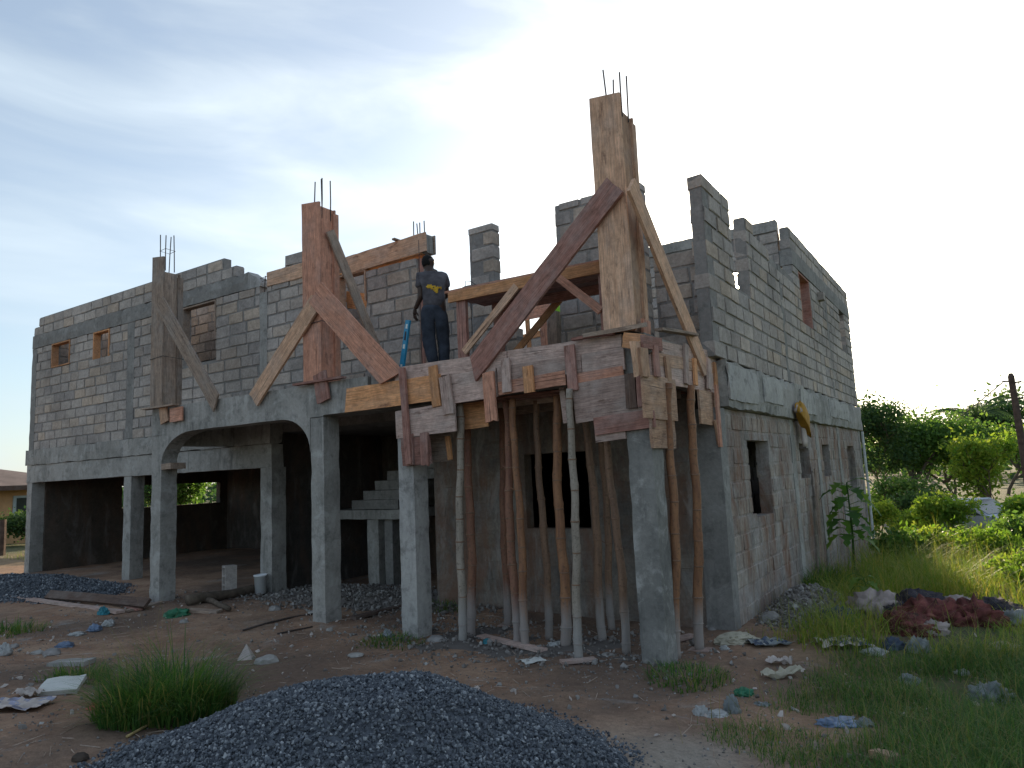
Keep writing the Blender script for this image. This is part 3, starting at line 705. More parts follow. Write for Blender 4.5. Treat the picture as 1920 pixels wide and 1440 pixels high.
# soffit deck under the wet slab
for i in range(9):
    board('deck_board', (-6.1, 7.44 + i * .185, 2.93), (-3.18, 7.44 + i * .185, 2.93), .175, .025, (0, 0, -1), random.choice(['wood_dark', 'wood_old', 'wood_red']), bf)
for y in (7.7, 8.3, 8.8): board('bearer', (-6.2, y, 2.9), (-3.2, y, 2.9), .08, .07, (0, -1, 0), 'wood_old', bf)
# right-hand face
sb(bf, (1240, 655), (1305, 668), .19, 'wood_grey', -2.862); sb(bf, (1302, 664), (1352, 676), .19, 'wood_grey', -2.86)
sb(bf, (1195, 640), (1203, 704), .28, 'wood_tan', -2.835, ragged=.008); sb(bf, (1208, 652), (1213, 706), .20, 'wood_tan', -2.80, name='batten'); sb(bf, (1231, 648), (1236, 706), .12, 'wood_red', -2.79, name='batten')
sb(bf, (1222, 690), (1345, 716), .30, 'wood_grey', -2.858); sb(bf, (1225, 672), (1345, 692), .14, 'wood_tan', -2.855)
sb(bf, (1208, 741), (1269, 751), .46, 'wood_tan', -2.83, t=.03); sb(bf, (1222, 806), (1266, 808), .38, 'wood_tan', -2.84, t=.03, ragged=.025)
sb(bf, (1252, 668), (1257, 714), .12, 'wood_tan', -2.82, name='batten'); sb(bf, (1288, 645), (1290, 720), .11, 'wood_grey', -2.82, name='batten'); sb(bf, (1304, 672), (1307, 722), .10, 'wood_orange', -2.82, name='batten'); sb(bf, (1330, 672), (1332, 730), .12, 'wood_grey', -2.80, name='batten'); sb(bf, (1343, 680), (1346, 728), .16, 'wood_orange', -2.83, name='batten'); sb(bf, (1356, 665), (1360, 736), .17, 'wood_tan', -2.78, name='batten')
sb(bf, (1313, 762), (1348, 768), .42, 'wood_tan', -2.83); sb(bf, (1349, 782), (1358, 838), .38, 'wood_tan', -2.79, ragged=.01); sb(bf, (1345, 722), (1353, 838), .10, 'wood_pink', -2.765, name='batten')

def column_form(label, x0, x1, y0, y1, zb, zf, zs, mats, loc):
    t = thing('column_formwork', label, 'formwork', loc, 'timber column forms on the porch slab')
    board('plank', ((x0 + x1) / 2, y0, zb), ((x0 + x1) / 2 - .01, y0, zf), x1 - x0, .028, FN, mats[0], t, skew1=.05)
    board('plank', (x1 - .03, (y0 + y1) / 2 + .01, zb), (x1 - .03, (y0 + y1) / 2 + .01, zs), y1 - y0 - .03, .028, SN, mats[1], t)
    board('plank', (x1 + .002, y1 + .005, zb), (x1 + .002, y1 + .005, zs - .06), .10, .05, SN, mats[1], t, ragged=.008)
    board('plank', ((x0 + x1) / 2, y1, zb), ((x0 + x1) / 2, y1, zs), x1 - x0, .028, (0, 1, 0), mats[1], t)
    board('plank', (x0 + .03, (y0 + y1) / 2 + .01, zb), (x0 + .03, (y0 + y1) / 2 + .01, zs), y1 - y0 - .03, .028, (-1, 0, 0), mats[1], t)
    MB().box(x0 + .06, x1 - .065, y0 + .03, y1 - .03, zb, zs - .3).build('fresh_concrete', 'concrete_dark', t)
    return t
ties = lambda t, x0, x1, y0, y1, z: MB().tube([(x0 - .01, y0 - .012, z), (x1 + .03, y0 - .012, z + .02), (x1 + .035, y1 + .06, z), (x0 - .01, y1 + .03, z - .02), (x0 - .01, y0 - .012, z)], [.005] * 5, 5).build('tie_wire', 'wire', t)
# one beside the two small windows
f3 = column_form('weathered grey-brown column form with one diagonal brace, next to the square wall opening', -12.26, -11.90, 7.04, 7.36, 3.42, 6.16, 5.86, ('wood_old', 'wood_old'), (-12.05, 7.2, 3.42))
fb(f3, (298, 566), (404, 756), .27, 'wood_old', 6.98, name='brace', skew1=-.12); fb(f3, (304, 762), (308, 792), .22, 'wood_tan', 6.985, name='kicker'); fb(f3, (318, 779), (341, 775), .24, 'wood_pink', 6.99, name='kicker'); board('kicker', (-12.3, 6.95, 3.425), (-11.35, 6.97, 3.43), .12, .03, (0, 0, 1), 'wood_old', f3); ties(f3, -12.26, -11.9, 7.04, 7.36, 4.3)
f4 = column_form('reddish-brown column form with three diagonal braces, beside the lintel plank', -8.24, -7.86, 7.04, 7.36, 3.42, 6.16, 6.08, ('wood_pink', 'wood_pink'), (-8.05, 7.2, 3.42))
fb(f4, (590, 566), (474, 750), .27, 'wood_tan', 6.975, name='brace', t=.04, skew0=.08, ragged=.02); fb(f4, (590, 548), (733, 708), .37, 'wood_pink', 6.94, name='brace', skew1=.2, ragged=.01)
board('brace', (-7.825, 7.22, 5.72), (-7.825, 8.50, 3.46), .17, .03, SN, 'wood_old', f4)
fb(f4, (598, 700), (606, 752), .26, 'wood_red', 6.985, name='kicker', ragged=.015); board('kicker', (-8.35, 6.98, 3.445), (-7.35, 6.99, 3.45), .10, .03, (0, 0, 1), 'wood_red', f4); ties(f4, -8.24, -7.86, 7.04, 7.36, 4.45); ties(f4, -8.24, -7.86, 7.04, 7.36, 4.3)
f5 = column_form('tall pale tan column form with rusty stains standing over the porch corner', -3.35, -2.98, 7.02, 7.36, 3.46, 6.18, 5.98, ('wood_tan', 'wood_tan'), (-3.15, 7.2, 3.46))
fb(f5, (1152, 346), (886, 692), .27, 'wood_red', 6.95, name='brace', t=.045, skew1=.16, ragged=.006)
sb(f5, (1186, 345), (1328, 700), .26, 'wood_tan', -2.82, name='brace', t=.04, skew1=.15)
board('kicker', (-3.55, 6.96, 3.50), (-2.85, 6.96, 3.51), .14, .045, (0, -.2, 1), 'wood_old', f5); board('kicker', (-3.7, 6.94, 3.46), (-3.2, 6.95, 3.46), .07, .03, (0, 0, 1), 'wood_red', f5)
fb(f5, (1166, 637), (1206, 641), .16, 'wood_orange', 6.92, name='kicker', t=.05, ragged=.02); sb(f5, (1213, 600), (1214, 626), .20, 'wood_pink', -2.93, name='kicker', ragged=.015); sb(f5, (1206, 640), (1242, 646), .14, 'wood_red', -2.80, name='kicker'); board('kicker', (-2.83, 7.3, 3.50), (-2.80, 8.4, 3.58), .10, .03, (0, 0, 1), 'wood_old', f5)
# lintel forms on the set-back wall
l1 = thing('lintel_formwork', 'short concrete-smeared plank form on the wall top beside the square opening', 'formwork', (-10.4, 8.5, 5.7), 'plank forms along the upper wall top')
fb(l1, (500, 524), (590, 500), .27, 'wood_tan', 8.525); board('plank', (-11.0, 8.78, 5.85), (-9.75, 8.78, 5.85), .27, .028, (0, 1, 0), 'wood_old', l1); board('soffit_board', (-9.75, 8.65, 5.72), (-9.12, 8.65, 5.72), .2, .025, (0, 0, -1), 'wood_orange', l1)
l2 = thing('lintel_formwork', 'long stained lintel plank form bridging the tall opening above the worker', 'formwork', (-8, 8.5, 5.55), 'plank forms along the upper wall top')
fb(l2, (640, 501), (798, 452), .31, 'wood_tan', 8.525); board('plank', (-8.95, 8.78, 5.72), (-7.08, 8.78, 5.72), .31, .028, (0, 1, 0), 'wood_old', l2); board('soffit_board', (-9.08, 8.65, 5.548), (-7.2, 8.65, 5.548), .24, .03, (0, 0, -1), 'wood_orange', l2)
board('batten', (-7.7, 8.45, 5.895), (-7.7, 8.85, 5.895), .06, .03, (0, 0, 1), 'wood_old', l2); board('strut', (-7.28, 8.6, 3.15), (-7.28, 8.6, 5.5), .07, .05, (0, -1, 0), 'wood_red', l2)
# orange boards inside the opening and the red frame inside the room
pb = board('loose_board', PY(636, 560, 8.95), PY(686, 566, 8.95), .30, .03, FN, 'wood_orange'); tag(pb, 'bright orange plank set across the tall opening behind the reddish column form', 'plank')
inner = thing('inner_lintel_form', 'red plank lintel form inside the room, seen below the trestle deck', 'formwork', (-7.5, 12.2, 3.13))
fb(inner, (960, 590), (1030, 575), .35, 'wood_pink', 12.2); fb(inner, (950, 640), (1012, 625), .13, 'wood_orange', 12.25); fb(inner, (988, 600), (992, 655), .10, 'wood_orange', 12.15, name='strut'); fb(inner, (1018, 590), (1022, 655), .17, 'wood_pink', 12.15, name='strut')
gx_ = PY(1034, 600, 9.3).x
gpst = board('timber_post', (gx_, 9.3, 3.13), (gx_, 9.3, 4.42), .17, .14, FN, 'wood_old'); tag(gpst, 'upright grey timber post at the pier edge behind the trestle', 'post')

# ------------------------------------------------------------------ bamboo props
def prop(label, mt, pb_, pt_, Yb=None, r=.045, Yt=None, zt=2.9):
    A = GP(*pb_)
    A.z = ground_h(A.x, A.y)
    B = PY(*pt_, Yt if Yt else A.y + .02)
    D = (B - A) / max(.01, (B.z - A.z)); B = A + D * (zt - A.z); Ln = (B - A).length
    t = thing('bamboo_prop', label, 'prop', A, 'bamboo props under the porch slab')
    mb = MB(); n = int(Ln / .055); ps = []; rs = []; z = random.uniform(.1, .3); nodes = []
    while z < Ln: nodes.append(z); z += random.uniform(.26, .38)
    sw = random.uniform(.015, .03); ph = random.uniform(0, 6)
    axs = (B - A).normalized(); u = axs.cross(Vector((0, 1, 0))).normalized()
    for i in range(n + 1):
        s = Ln * i / n; kk = min([abs(s - q) for q in nodes] + [9]); rr = r * (1.06 - .22 * s / Ln) * (1.13 if kk < .02 else 1.0)
        w = sw * math.sin(s * 2.1 + ph) + .006 * math.sin(s * 9 + ph); w *= min(1, s / .3) * min(1, (Ln - s) / .3)
        ps.append(A + axs * s + u * w - Vector((0, 0, .02 if i == 0 else 0))); rs.append(rr)
    mb.tube(ps, rs, 10); cul = mb.build('culm', mt, t, None, True)
    for q in nodes:
        i = min(n, int(q / Ln * n)); MB().tube([ps[i] - axs * .010, ps[i] - axs * .004, ps[i] + axs * .004, ps[i] + axs * .010], [rs[i] * .95, rs[i] * 1.09, rs[i] * 1.09, rs[i] * .95], 10).build('node_ring', 'bamboo_brown', t, None, True)
    if random.random() < .5:
        q = random.choice(nodes[1:-1] or nodes); i = min(n, int(q / Ln * n)); MB().tube([ps[i] + u * r * .8, ps[i] + u * (r + .06) + axs * .04], [.009, .005], 5).build('twig_stub', mt, t)
    foot = cbox('foot_plate', A.x - .12, A.x + .12, A.y - .09, A.y + .09, A.z - .03, A.z + .012, 'wood_grey', t, seg=.12) if random.random() < .5 else None
    return t
prop('stout pale grey bamboo prop next to the pale column, first of the row', 'bamboo_grey', (867, 1206), (862, 757), r=.052)
prop('dark red-brown bamboo prop tucked right behind the first pale grey prop', 'bamboo_red', (883, 1192), (879, 790), r=.058)
prop('dark reddish bamboo prop paired with a thinner orange one', 'bamboo_red', (971, 1210), (949, 775), r=.055)
prop('bent orange-tan bamboo prop crossing in front of a dark reddish one', 'bamboo_orange', (986, 1217), (961, 745), r=.048)
prop('thin brown bamboo prop in front of the dark window opening', 'bamboo_brown', (1030, 1198), (1006, 770), r=.047)
prop('speckled yellow-orange bamboo prop with lime-splashed foot', 'bamboo_orange', (1060, 1213), (1044, 745), r=.058)
prop('light grey jointed bamboo prop standing out foremost of the row', 'bamboo_grey', (1086, 1238), (1068, 735), r=.045)
prop('slim brown bamboo prop leaning, next after the light grey jointed one', 'bamboo_brown', (1131, 1203), (1100, 790), r=.05)
prop('slim brown bamboo prop closest to the corner column on its inner side', 'bamboo_brown', (1175, 1225), (1140, 820), r=.046)
prop('tall orange-brown bamboo prop just outside the corner column', 'bamboo_orange', (1268, 1233), (1256, 800), r=.05)
prop('orange-brown bamboo prop standing midway between corner column and house wall', 'bamboo_orange', (1312, 1218), (1297, 735), r=.05)
prop('dim dark bamboo prop deep under the slab near the house wall', 'bamboo_red', (952, 1172), (940, 800), r=.05)
prop('dim brown bamboo prop deep under the slab behind the window opening side', 'bamboo_brown', (1148, 1180), (1125, 800), r=.045)

# ------------------------------------------------------------------ trestle, basin, spirit level
tr = thing('trestle_platform', 'reddish timber trestle platform standing on the porch slab', 'trestle', (-4.6, 7.9, 3.42))
for i in range(4): board('deck_plank', (-5.95 + random.uniform(-.05, .03), 7.62 + i * .25, 4.50), (-3.42, 7.62 + i * .25, 4.47 + random.uniform(-.006, .006)), .24, .03, (0, 0, 1), random.choice(['wood_red', 'wood_pink']), tr)
board('rail', (-5.86, 7.49, 4.40), (-3.42, 7.49, 4.375), .14, .04, FN, 'wood_orange', tr); board('rail', (-5.8, 8.44, 4.39), (-3.42, 8.44, 4.38), .13, .04, FN, 'wood_red', tr)
for x, y, w, m_ in ((-5.68, 7.535, .15, 'wood_red'), (-3.56, 7.535, .13, 'wood_red'), (-5.68, 8.40, .14, 'wood_red'), (-3.56, 8.40, .13, 'wood_dark')): board('leg', (x, y, 3.40), (x, y, 4.46), w, .06, FN, m_, tr)
board('brace', (-5.62, 7.478, 3.62), (-4.75, 7.478, 4.36), .10, .03, FN, 'wood_tan', tr); board('brace', (-3.6, 7.485, 3.85), (-4.15, 7.485, 4.36), .10, .03, FN, 'wood_pink', tr); board('brace', (-5.6, 8.49, 3.6), (-4.7, 8.49, 4.36), .10, .03, FN, 'wood_orange', tr)
bc_ = PY(893, 530, 8.0); bas = thing('mortar_basin', 'shallow dark metal basin with wire handle on the trestle platform', 'basin', (bc_.x, 8.0, 4.505))
MB().lathe([(0, .004), (.10, 0), (.17, .04), (.20, .09), (.215, .105), (.205, .105), (.19, .085), (.15, .06), (0, .055)], 20, (bc_.x, 8.0, 4.503)).build('bowl', 'metal_basin', bas, None, True)
MB().tube([(bc_.x - .21, 8.0, 4.60), (bc_.x - .17, 7.98, 4.74), (bc_.x - .08, 7.98, 4.72), (bc_.x, 7.98, 4.66)], [.005] * 4, 5).build('wire_handle', 'wire', bas)
a_, b_ = PY(752, 690, 7.22), PY(764, 600, 7.22); a_ = a_ + (a_ - b_) * ((a_.z - 3.42) / (b_.z - a_.z))
sl = thing('spirit_level', 'blue spirit level leaning upright at the slab edge beside the worker', 'level', a_)
board('body', a_, b_, .07, .035, FN, 'level_blue', sl, warp=0)
for u in (.12, .5, .88): q = a_.lerp(b_, u) + Vector((0, -.003, 0)); qd = (b_ - a_).normalized(); board('vial_window', q - qd * .03, q + qd * .03, .032, .02, FN, 'level_window', sl, warp=0)
q = a_.lerp(b_, .7) + Vector((0, -.003, 0)); board('hand_slot', q - qd * .06, q + qd * .06, .028, .02, FN, 'plastic_dark', sl, warp=0)

# ------------------------------------------------------------------ people
def skin_mesh(verts, edges, radii, root=0, sub=2):
    me = bpy.data.meshes.new('sk'); me.from_pydata([tuple(v) for v in verts], edges, []); o = bpy.data.objects.new('sk', me); C.objects.link(o)
    sm = o.modifiers.new('s', 'SKIN'); sm.use_smooth_shade = True
    for i, r in enumerate(radii):
        sv = me.skin_vertices[0].data[i]; sv.radius = r if isinstance(r, tuple) else (r, r); sv.use_root = (i == root)
    ss = o.modifiers.new('u', 'SUBSURF'); ss.levels = sub; ss.render_levels = sub
    dg = bpy.context.evaluated_depsgraph_get(); ev = o.evaluated_get(dg); m2 = ev.to_mesh()
    V = [Vector(v.co) for v in m2.vertices]; F = [tuple(p.vertices) for p in m2.polygons]; ev.to_mesh_clear()
    bpy.data.objects.remove(o); bpy.data.meshes.remove(me); return V, F
def hand(mb, wrist, direction, palm_n, side):
    d_ = Vector(direction).normalized(); n = Vector(palm_n); n = (n - d_ * n.dot(d_)).normalized(); s = d_.cross(n) * side
    w = Vector(wrist); V, F = skin_mesh([w - d_ * .02, w + d_ * .04, w + d_ * .085], [(0, 1), (1, 2)], [(.026, .02), (.036, .016), (.038, .014)], 0, 2); mb.put(V, F)
    for k, ln in enumerate((.066, .078, .073, .055)):
        o = w + d_ * .085 + s * (-.028 + .019 * k); a = o + d_ * ln * .5 + n * .010; b_ = a + d_ * ln * .30 + n * .024; c_ = b_ + d_ * ln * .12 + n * .022
        V, F = skin_mesh([o - d_ * .015, a, b_, c_], [(0, 1), (1, 2), (2, 3)], [.0095, .009, .0085, .007], 0, 1); mb.put(V, F)
    o = w + d_ * .03 - s * .028; a = o + d_ * .035 - s * .022 + n * .012; b_ = a + d_ * .028 + n * .014
    V, F = skin_mesh([o, a, b_], [(0, 1), (1, 2)], [.013, .011, .008], 0, 1); mb.put(V, F)
def person(label, base, rz, J, shirt, trousers, group=None):
    t = thing('person', label, 'person', base, group, rz); W_ = WM[t]
    nm = ['pel', 'sp', 'ch', 'nb', 'nk', 'hd0', 'hd1', 'hd2', 'sL', 'eL', 'wL', 'sR', 'eR', 'wR', 'hL', 'kL', 'aL', 'tL', 'hR', 'kR', 'aR', 'tR']
    rd = dict(pel=(.135, .10), sp=(.125, .09), ch=(.15, .10), nb=(.075, .07), nk=(.05, .052), hd0=(.066, .078), hd1=(.076, .092), hd2=(.055, .065), sL=(.058, .055), eL=.040, wL=.027, sR=(.058, .055), eR=.040, wR=.027, hL=.088, kL=.056, aL=.040, tL=(.038, .03), hR=.088, kR=.056, aR=.040, tR=(.038, .03))
    ed = [('pel', 'sp'), ('sp', 'ch'), ('ch', 'nb'), ('nb', 'nk'), ('nk', 'hd0'), ('hd0', 'hd1'), ('hd1', 'hd2'), ('ch', 'sL'), ('sL', 'eL'), ('eL', 'wL'), ('ch', 'sR'), ('sR', 'eR'), ('eR', 'wR'), ('pel', 'hL'), ('hL', 'kL'), ('kL', 'aL'), ('aL', 'tL'), ('pel', 'hR'), ('hR', 'kR'), ('kR', 'aR'), ('aR', 'tR')]
    for q in rd: rd[q] = tuple(x * (1.3 if q[0] == 'h' and q[1] == 'd' else 1.12) for x in (rd[q] if isinstance(rd[q], tuple) else (rd[q],) * 2))
    ix = {n: i for i, n in enumerate(nm)}; mb = MB()
    V, F = skin_mesh([J[n] for n in nm], [(ix[a], ix[b_]) for a, b_ in ed], [rd[n] for n in nm]); mb.put(V, F)
    h0, h1 = Vector(J['hd0']), Vector(J['hd1']); fwd = Vector(J['face']).normalized(); up = (h1 - h0).normalized(); rt = fwd.cross(up).normalized()
    V, F = skin_mesh([h0 + fwd * .06 + up * .02, h0 + fwd * .088 + up * .012, h0 + fwd * .082 + up * -.012], [(0, 1), (1, 2)], [.014, .013, .012], 0, 1); mb.put(V, F)       # nose
    V, F = skin_mesh([h0 - up * .045 + fwd * .03, h0 - up * .05 + fwd * .065], [(0, 1)], [(.045, .03), (.03, .022)], 0, 1); mb.put(V, F)                                   # jaw
    V, F = skin_mesh([h0 - up * .022 + fwd * .072 - rt * .02, h0 - up * .022 + fwd * .08, h0 - up * .022 + fwd * .072 + rt * .02], [(0, 1), (1, 2)], [.007, .010, .007], 1, 1); mb.put(V, F)
    for s in (-1, 1):
        V, F = skin_mesh([h0 + rt * s * .072 + up * .03, h0 + rt * s * .082 + up * .01 - fwd * .008, h0 + rt * s * .074 - up * .02], [(0, 1), (1, 2)], [(.011, .016), (.010, .018), (.008, .010)], 1, 1); mb.put(V, F)
    for sd_, e, w in (('L', 'eL', 'wL'), ('R', 'eR', 'wR')):
        hand(mb, J[w], Vector(J['hd' + sd_ + 'dir']), Vector(J['palm' + sd_]), 1 if sd_ == 'R' else -1)
    mb.build('body', 'skin', t, W_, True)
    eye = MB()
    for s in (-1, 1): eye.lathe([(0, -.011), (.008, -.008), (.011, 0), (.008, .008), (0, .011)], 8, h0 + rt * s * .03 + fwd * .072 + up * .028)
    eye.build('eyes', 'plastic_dark', t, W_, True)['kind'] = 'stuff'
    bm = bmesh.new(); bmesh.ops.create_icosphere(bm, subdivisions=4, radius=1); hc = h0.lerp(h1, .5) + up * .008; HV = []
    for v in bm.verts:
        n_ = v.co; u_ = n_.z; f_ = n_.y; drop = f_ * .9 - u_ * .55            # hairline: bare towards the face and below the nape
        r_ = 1.0 if drop < .12 and u_ > -.62 else .80; r_ *= 1 + .02 * noise.noise(n_ * 14); HV.append(hc + (rt * n_.x * .088 + fwd * n_.y * .104 + up * n_.z * .112) * r_)
    HF = [tuple(v.index for v in f.verts) for f in bm.faces]; bm.free(); add('hair', HV, HF, 'hair', t, W_, True)
    l = lambda a, b_, u: Vector(J[a]).lerp(Vector(J[b_]), u)
    sv = [l('pel', 'sp', -.35), Vector(J['sp']), Vector(J['ch']), l('ch', 'nb', .75), Vector(J['sL']), l('sL', 'eL', .62), Vector(J['sR']), l('sR', 'eR', .62)]
    V, F = skin_mesh(sv, [(0, 1), (1, 2), (2, 3), (2, 4), (4, 5), (2, 6), (6, 7)], [(.176, .142), (.168, .128), (.196, .135), (.100, .092), (.088, .085), .082, (.088, .085), .082], 0)
    wr = lambda v, a: v + noise.noise_vector(v * 9) * a + noise.noise_vector(v * 22) * a * .4
    V = [wr(v, .012) for v in V]; sh = add('shirt', V, F, shirt, t, W_, True)
    tv = [Vector(J['pel']) + Vector((0, 0, .10)), Vector(J['pel']), Vector(J['hL']), Vector(J['kL']), l('kL', 'aL', .95), Vector(J['hR']), Vector(J['kR']), l('kR', 'aR', .95)]
    V, F = skin_mesh(tv, [(0, 1), (1, 2), (2, 3), (3, 4), (1, 5), (5, 6), (6, 7)], [(.16, .126), (.170, .136), (.124, .126), .094, .078, (.124, .126), .094, .078], 0)
    V = [wr(v, .014) for v in V]; add('trousers', V, F, trousers, t, W_, True)
    for s in 'LR':
        a, q = Vector(J['a' + s]), Vector(J['t' + s]); V, F = skin_mesh([a - (q - a) * .35 + Vector((0, 0, -.03)), a + Vector((0, 0, -.03)), q], [(0, 1), (1, 2)], [(.042, .038), (.046, .042), (.042, .03)], 1, 2); add('shoe', V, F, 'shoe', t, W_, True)
    return t, sh
base1 = PY(815, 690, 7.62); base1.z = 3.41
J1 = dict(pel=(.02, 0, .92), sp=(.02, .02, 1.08), ch=(.0, .05, 1.30), nb=(-.03, .08, 1.46), nk=(-.05, .10, 1.52), hd0=(-.055, .115, 1.585), hd1=(-.06, .115, 1.645), hd2=(-.06, .11, 1.69),
          sL=(-.175, .04, 1.40), eL=(-.16, .02, 1.11), wL=(-.265, .12, .95), sR=(.165, .07, 1.385), eR=(.18, .20, 1.14), wR=(.04, .40, 1.14), hL=(-.07, 0, .84), kL=(-.075, .05, .46), aL=(.0, .0, .085), tL=(.0, .13, .035),
          hR=(.11, .0, .84), kR=(.125, .09, .46), aR=(.13, .10, .085), tR=(.15, .23, .035), face=(.45, 1, -.05), hdLdir=(-.1, .12, -1), palmL=(.6, .6, 0), hdRdir=(-.5, .8, .1), palmR=(0, .2, -1))
p1_, sh1 = person('worker in dark grey t-shirt with yellow back print and dark jeans, standing back turned', base1, math.radians(33), J1, 'shirt', 'jeans')
# yellow print: patch hugging the back of the shirt
bv = [v.co.copy() for v in sh1.data.vertices]; pvv = []; pf = []
def back_y(x, z):
    c_ = [v.y for v in bv if abs(v.x - x) < .035 and abs(v.z - z) < .04]; return (min(c_) if c_ else -.1) - .006
cells = {(i, j): (-.075 + i * .0165, 1.10 + j * .018) for i in range(14) for j in range(8)}
keep = lambda i, j: (j == 6 and 0 <= i <= 9) or (j == 7 and 1 <= i <= 4) or (j == 5 and 1 <= i <= 12 and i != 6) or (j == 4 and 4 <= i <= 12) or (j == 3 and 6 <= i <= 11) or (j == 2 and 7 <= i <= 10) or (j == 1 and 8 <= i <= 9)
gi = {}
def gvx(i, j):
    if (i, j) not in gi: x, z = -.075 + i * .0165, 1.10 + j * .018; gi[(i, j)] = len(pvv); pvv.append((x, back_y(x, z), z))
    return gi[(i, j)]
for (i, j) in cells:
    if keep(i, j): pf.append((gvx(i, j), gvx(i + 1, j), gvx(i + 1, j + 1), gvx(i, j + 1)))
add('shirt_print', pvv, pf, 'print_yellow', sh1, WM[p1_], True)
b2 = Vector((PY(1040, 585, 9.65).x + .30, 9.65, 3.13))
J2 = dict(pel=(0, 0, .92), sp=(0, .03, 1.08), ch=(0, .07, 1.28), nb=(0, .12, 1.43), nk=(0, .15, 1.48), hd0=(0, .19, 1.54), hd1=(0, .20, 1.60), hd2=(0, .20, 1.645),
          sL=(-.19, .06, 1.40), eL=(-.33, -.02, 1.22), wL=(-.20, .20, 1.08), sR=(.17, .08, 1.38), eR=(.22, .12, 1.12), wR=(.12, .35, 1.15), hL=(-.09, 0, .84), kL=(-.11, .06, .46), aL=(-.12, 0, .085), tL=(-.12, .13, .035),
          hR=(.09, 0, .84), kR=(.11, .02, .46), aR=(.12, -.05, .085), tR=(.13, .08, .035), face=(0, 1, -.2), hdLdir=(.6, .7, -.2), palmL=(.3, .2, -1), hdRdir=(-.3, 1, 0), palmR=(0, 0, -1))
person('worker in bright green shirt mostly hidden behind the block pier, elbow showing', b2, math.radians(20), J2, 'hivis', 'jeans')

# ------------------------------------------------------------------ gravel
def heap(name, label, cat, c, rx, ry, h, rot, count, smin, smax, mt, spill=1.12, lump=.06, kind='stuff'):
    cr_, sr_ = math.cos(rot), math.sin(rot)
    def hh(u, v):
        r = math.hypot(u, v); e = math.atan2(v, u); k = 1 + .10 * noise.noise((math.cos(e) * 1.5, math.sin(e) * 1.5, c[0]))
        q = r / k
        return h * max(0, 1.0 - q) ** 1.0 * (1 - .35 * max(0, .35 - q) / .35) if q < 1 else 0
    def pos(u, v):
        x = c[0] + (u * rx) * cr_ - (v * ry) * sr_; y = c[1] + (u * rx) * sr_ + (v * ry) * cr_
        z = ground_h(x, y) + hh(u, v) + lump * noise.noise((x * 2.2, y * 2.2, 7)) * min(1, max(0, 1.05 - math.hypot(u, v)) * 3)
        return x, y, z
    n = 56; ev = []; ef = []
    for j in range(n + 1):
        for i in range(n + 1):
            x, y, z = pos(-1.08 + 2.16 * i / n, -1.08 + 2.16 * j / n); ev.append((x, y, z - .012))
    for j in range(n):
        for i in range(n):
            if math.hypot(-1.08 + 2.16 * (i + .5) / n, -1.08 + 2.16 * (j + .5) / n) < 1.04: a = j * (n + 1) + i; ef.append((a, a + 1, a + n + 2, a + n + 1))
    P = []
    while len(P) < count:
        r = math.sqrt(random.random()) * spill
        if r > 1 and random.random() < (r - .93) / (spill - .93): continue
        e = random.uniform(0, 2 * math.pi); P.append(pos(r * math.cos(e), r * math.sin(e)))
    sz = rng.uniform(smin, smax, count) ** 1; sz = sz * np.where(rng.random(count) < .06, 1.5, 1)
    P = np.array(P); P[:, 2] += rng.uniform(-.3, .7, count) * sz
    o = tri_scatter(name, STONES, P, rand_rot(count), sz[:, None] * rng.uniform(.7, 1.15, (count, 3)), mt, None, None, (ev, ef))
    o['label'] = label; o['category'] = cat; o['kind'] = kind; return o
heap('gravel_pile', 'large blue-grey crushed stone gravel pile in the foreground', 'gravel', (-3.45, 3.43), 1.62, 1.6, .60, math.radians(27), 34000, .007, .017, 'gravel')
heap('gravel_heap', 'low grey gravel heap spread before the open ground-floor room', 'gravel', (-17.2, 7.2), 3.4, 1.3, .28, -.03, 12000, .013, .03, 'gravel', lump=.03)
heap('rubble_spread', 'grey mortar rubble spread below the stair opening', 'rubble', (-8.9, 8.9), 2.6, 1.1, .13, .05, 2600, .010, .045, 'rubble', spill=1.3)
heap('rubble_spread', 'pale mortar crumbs and rubble strewn between the bamboo props', 'rubble', (-4.9, 7.35), 2.0, .85, .03, .05, 1100, .008, .035, 'rubble', spill=1.5)
heap('rubble_spread', 'grey rubble bank heaped against the foot of the right wall', 'rubble', (-2.3, 10.7), .5, 1.4, .30, .0, 2200, .008, .035, 'rubble', spill=1.2)
# pebbles and clods on the open dirt
K = 10000; P = []
while len(P) < K:
    x, y = random.uniform(-13, 2.0), random.uniform(1.2, 8.6)
    if noise.noise((x * .7, y * .7, 4)) + random.uniform(-.6, .6) > .0: P.append((x, y, ground_h(x, y)))
P = np.array(P); sz = rng.uniform(.004, .014, K) * np.where(rng.random(K) < .05, 2.6, 1); P[:, 2] += sz * .2
o = tri_scatter('pebbles', STONES, P, rand_rot(K), sz, 'rubble'); o['kind'] = 'stuff'; o['label'] = 'pebbles and mortar crumbs scattered over the red dirt'; o['category'] = 'pebbles'

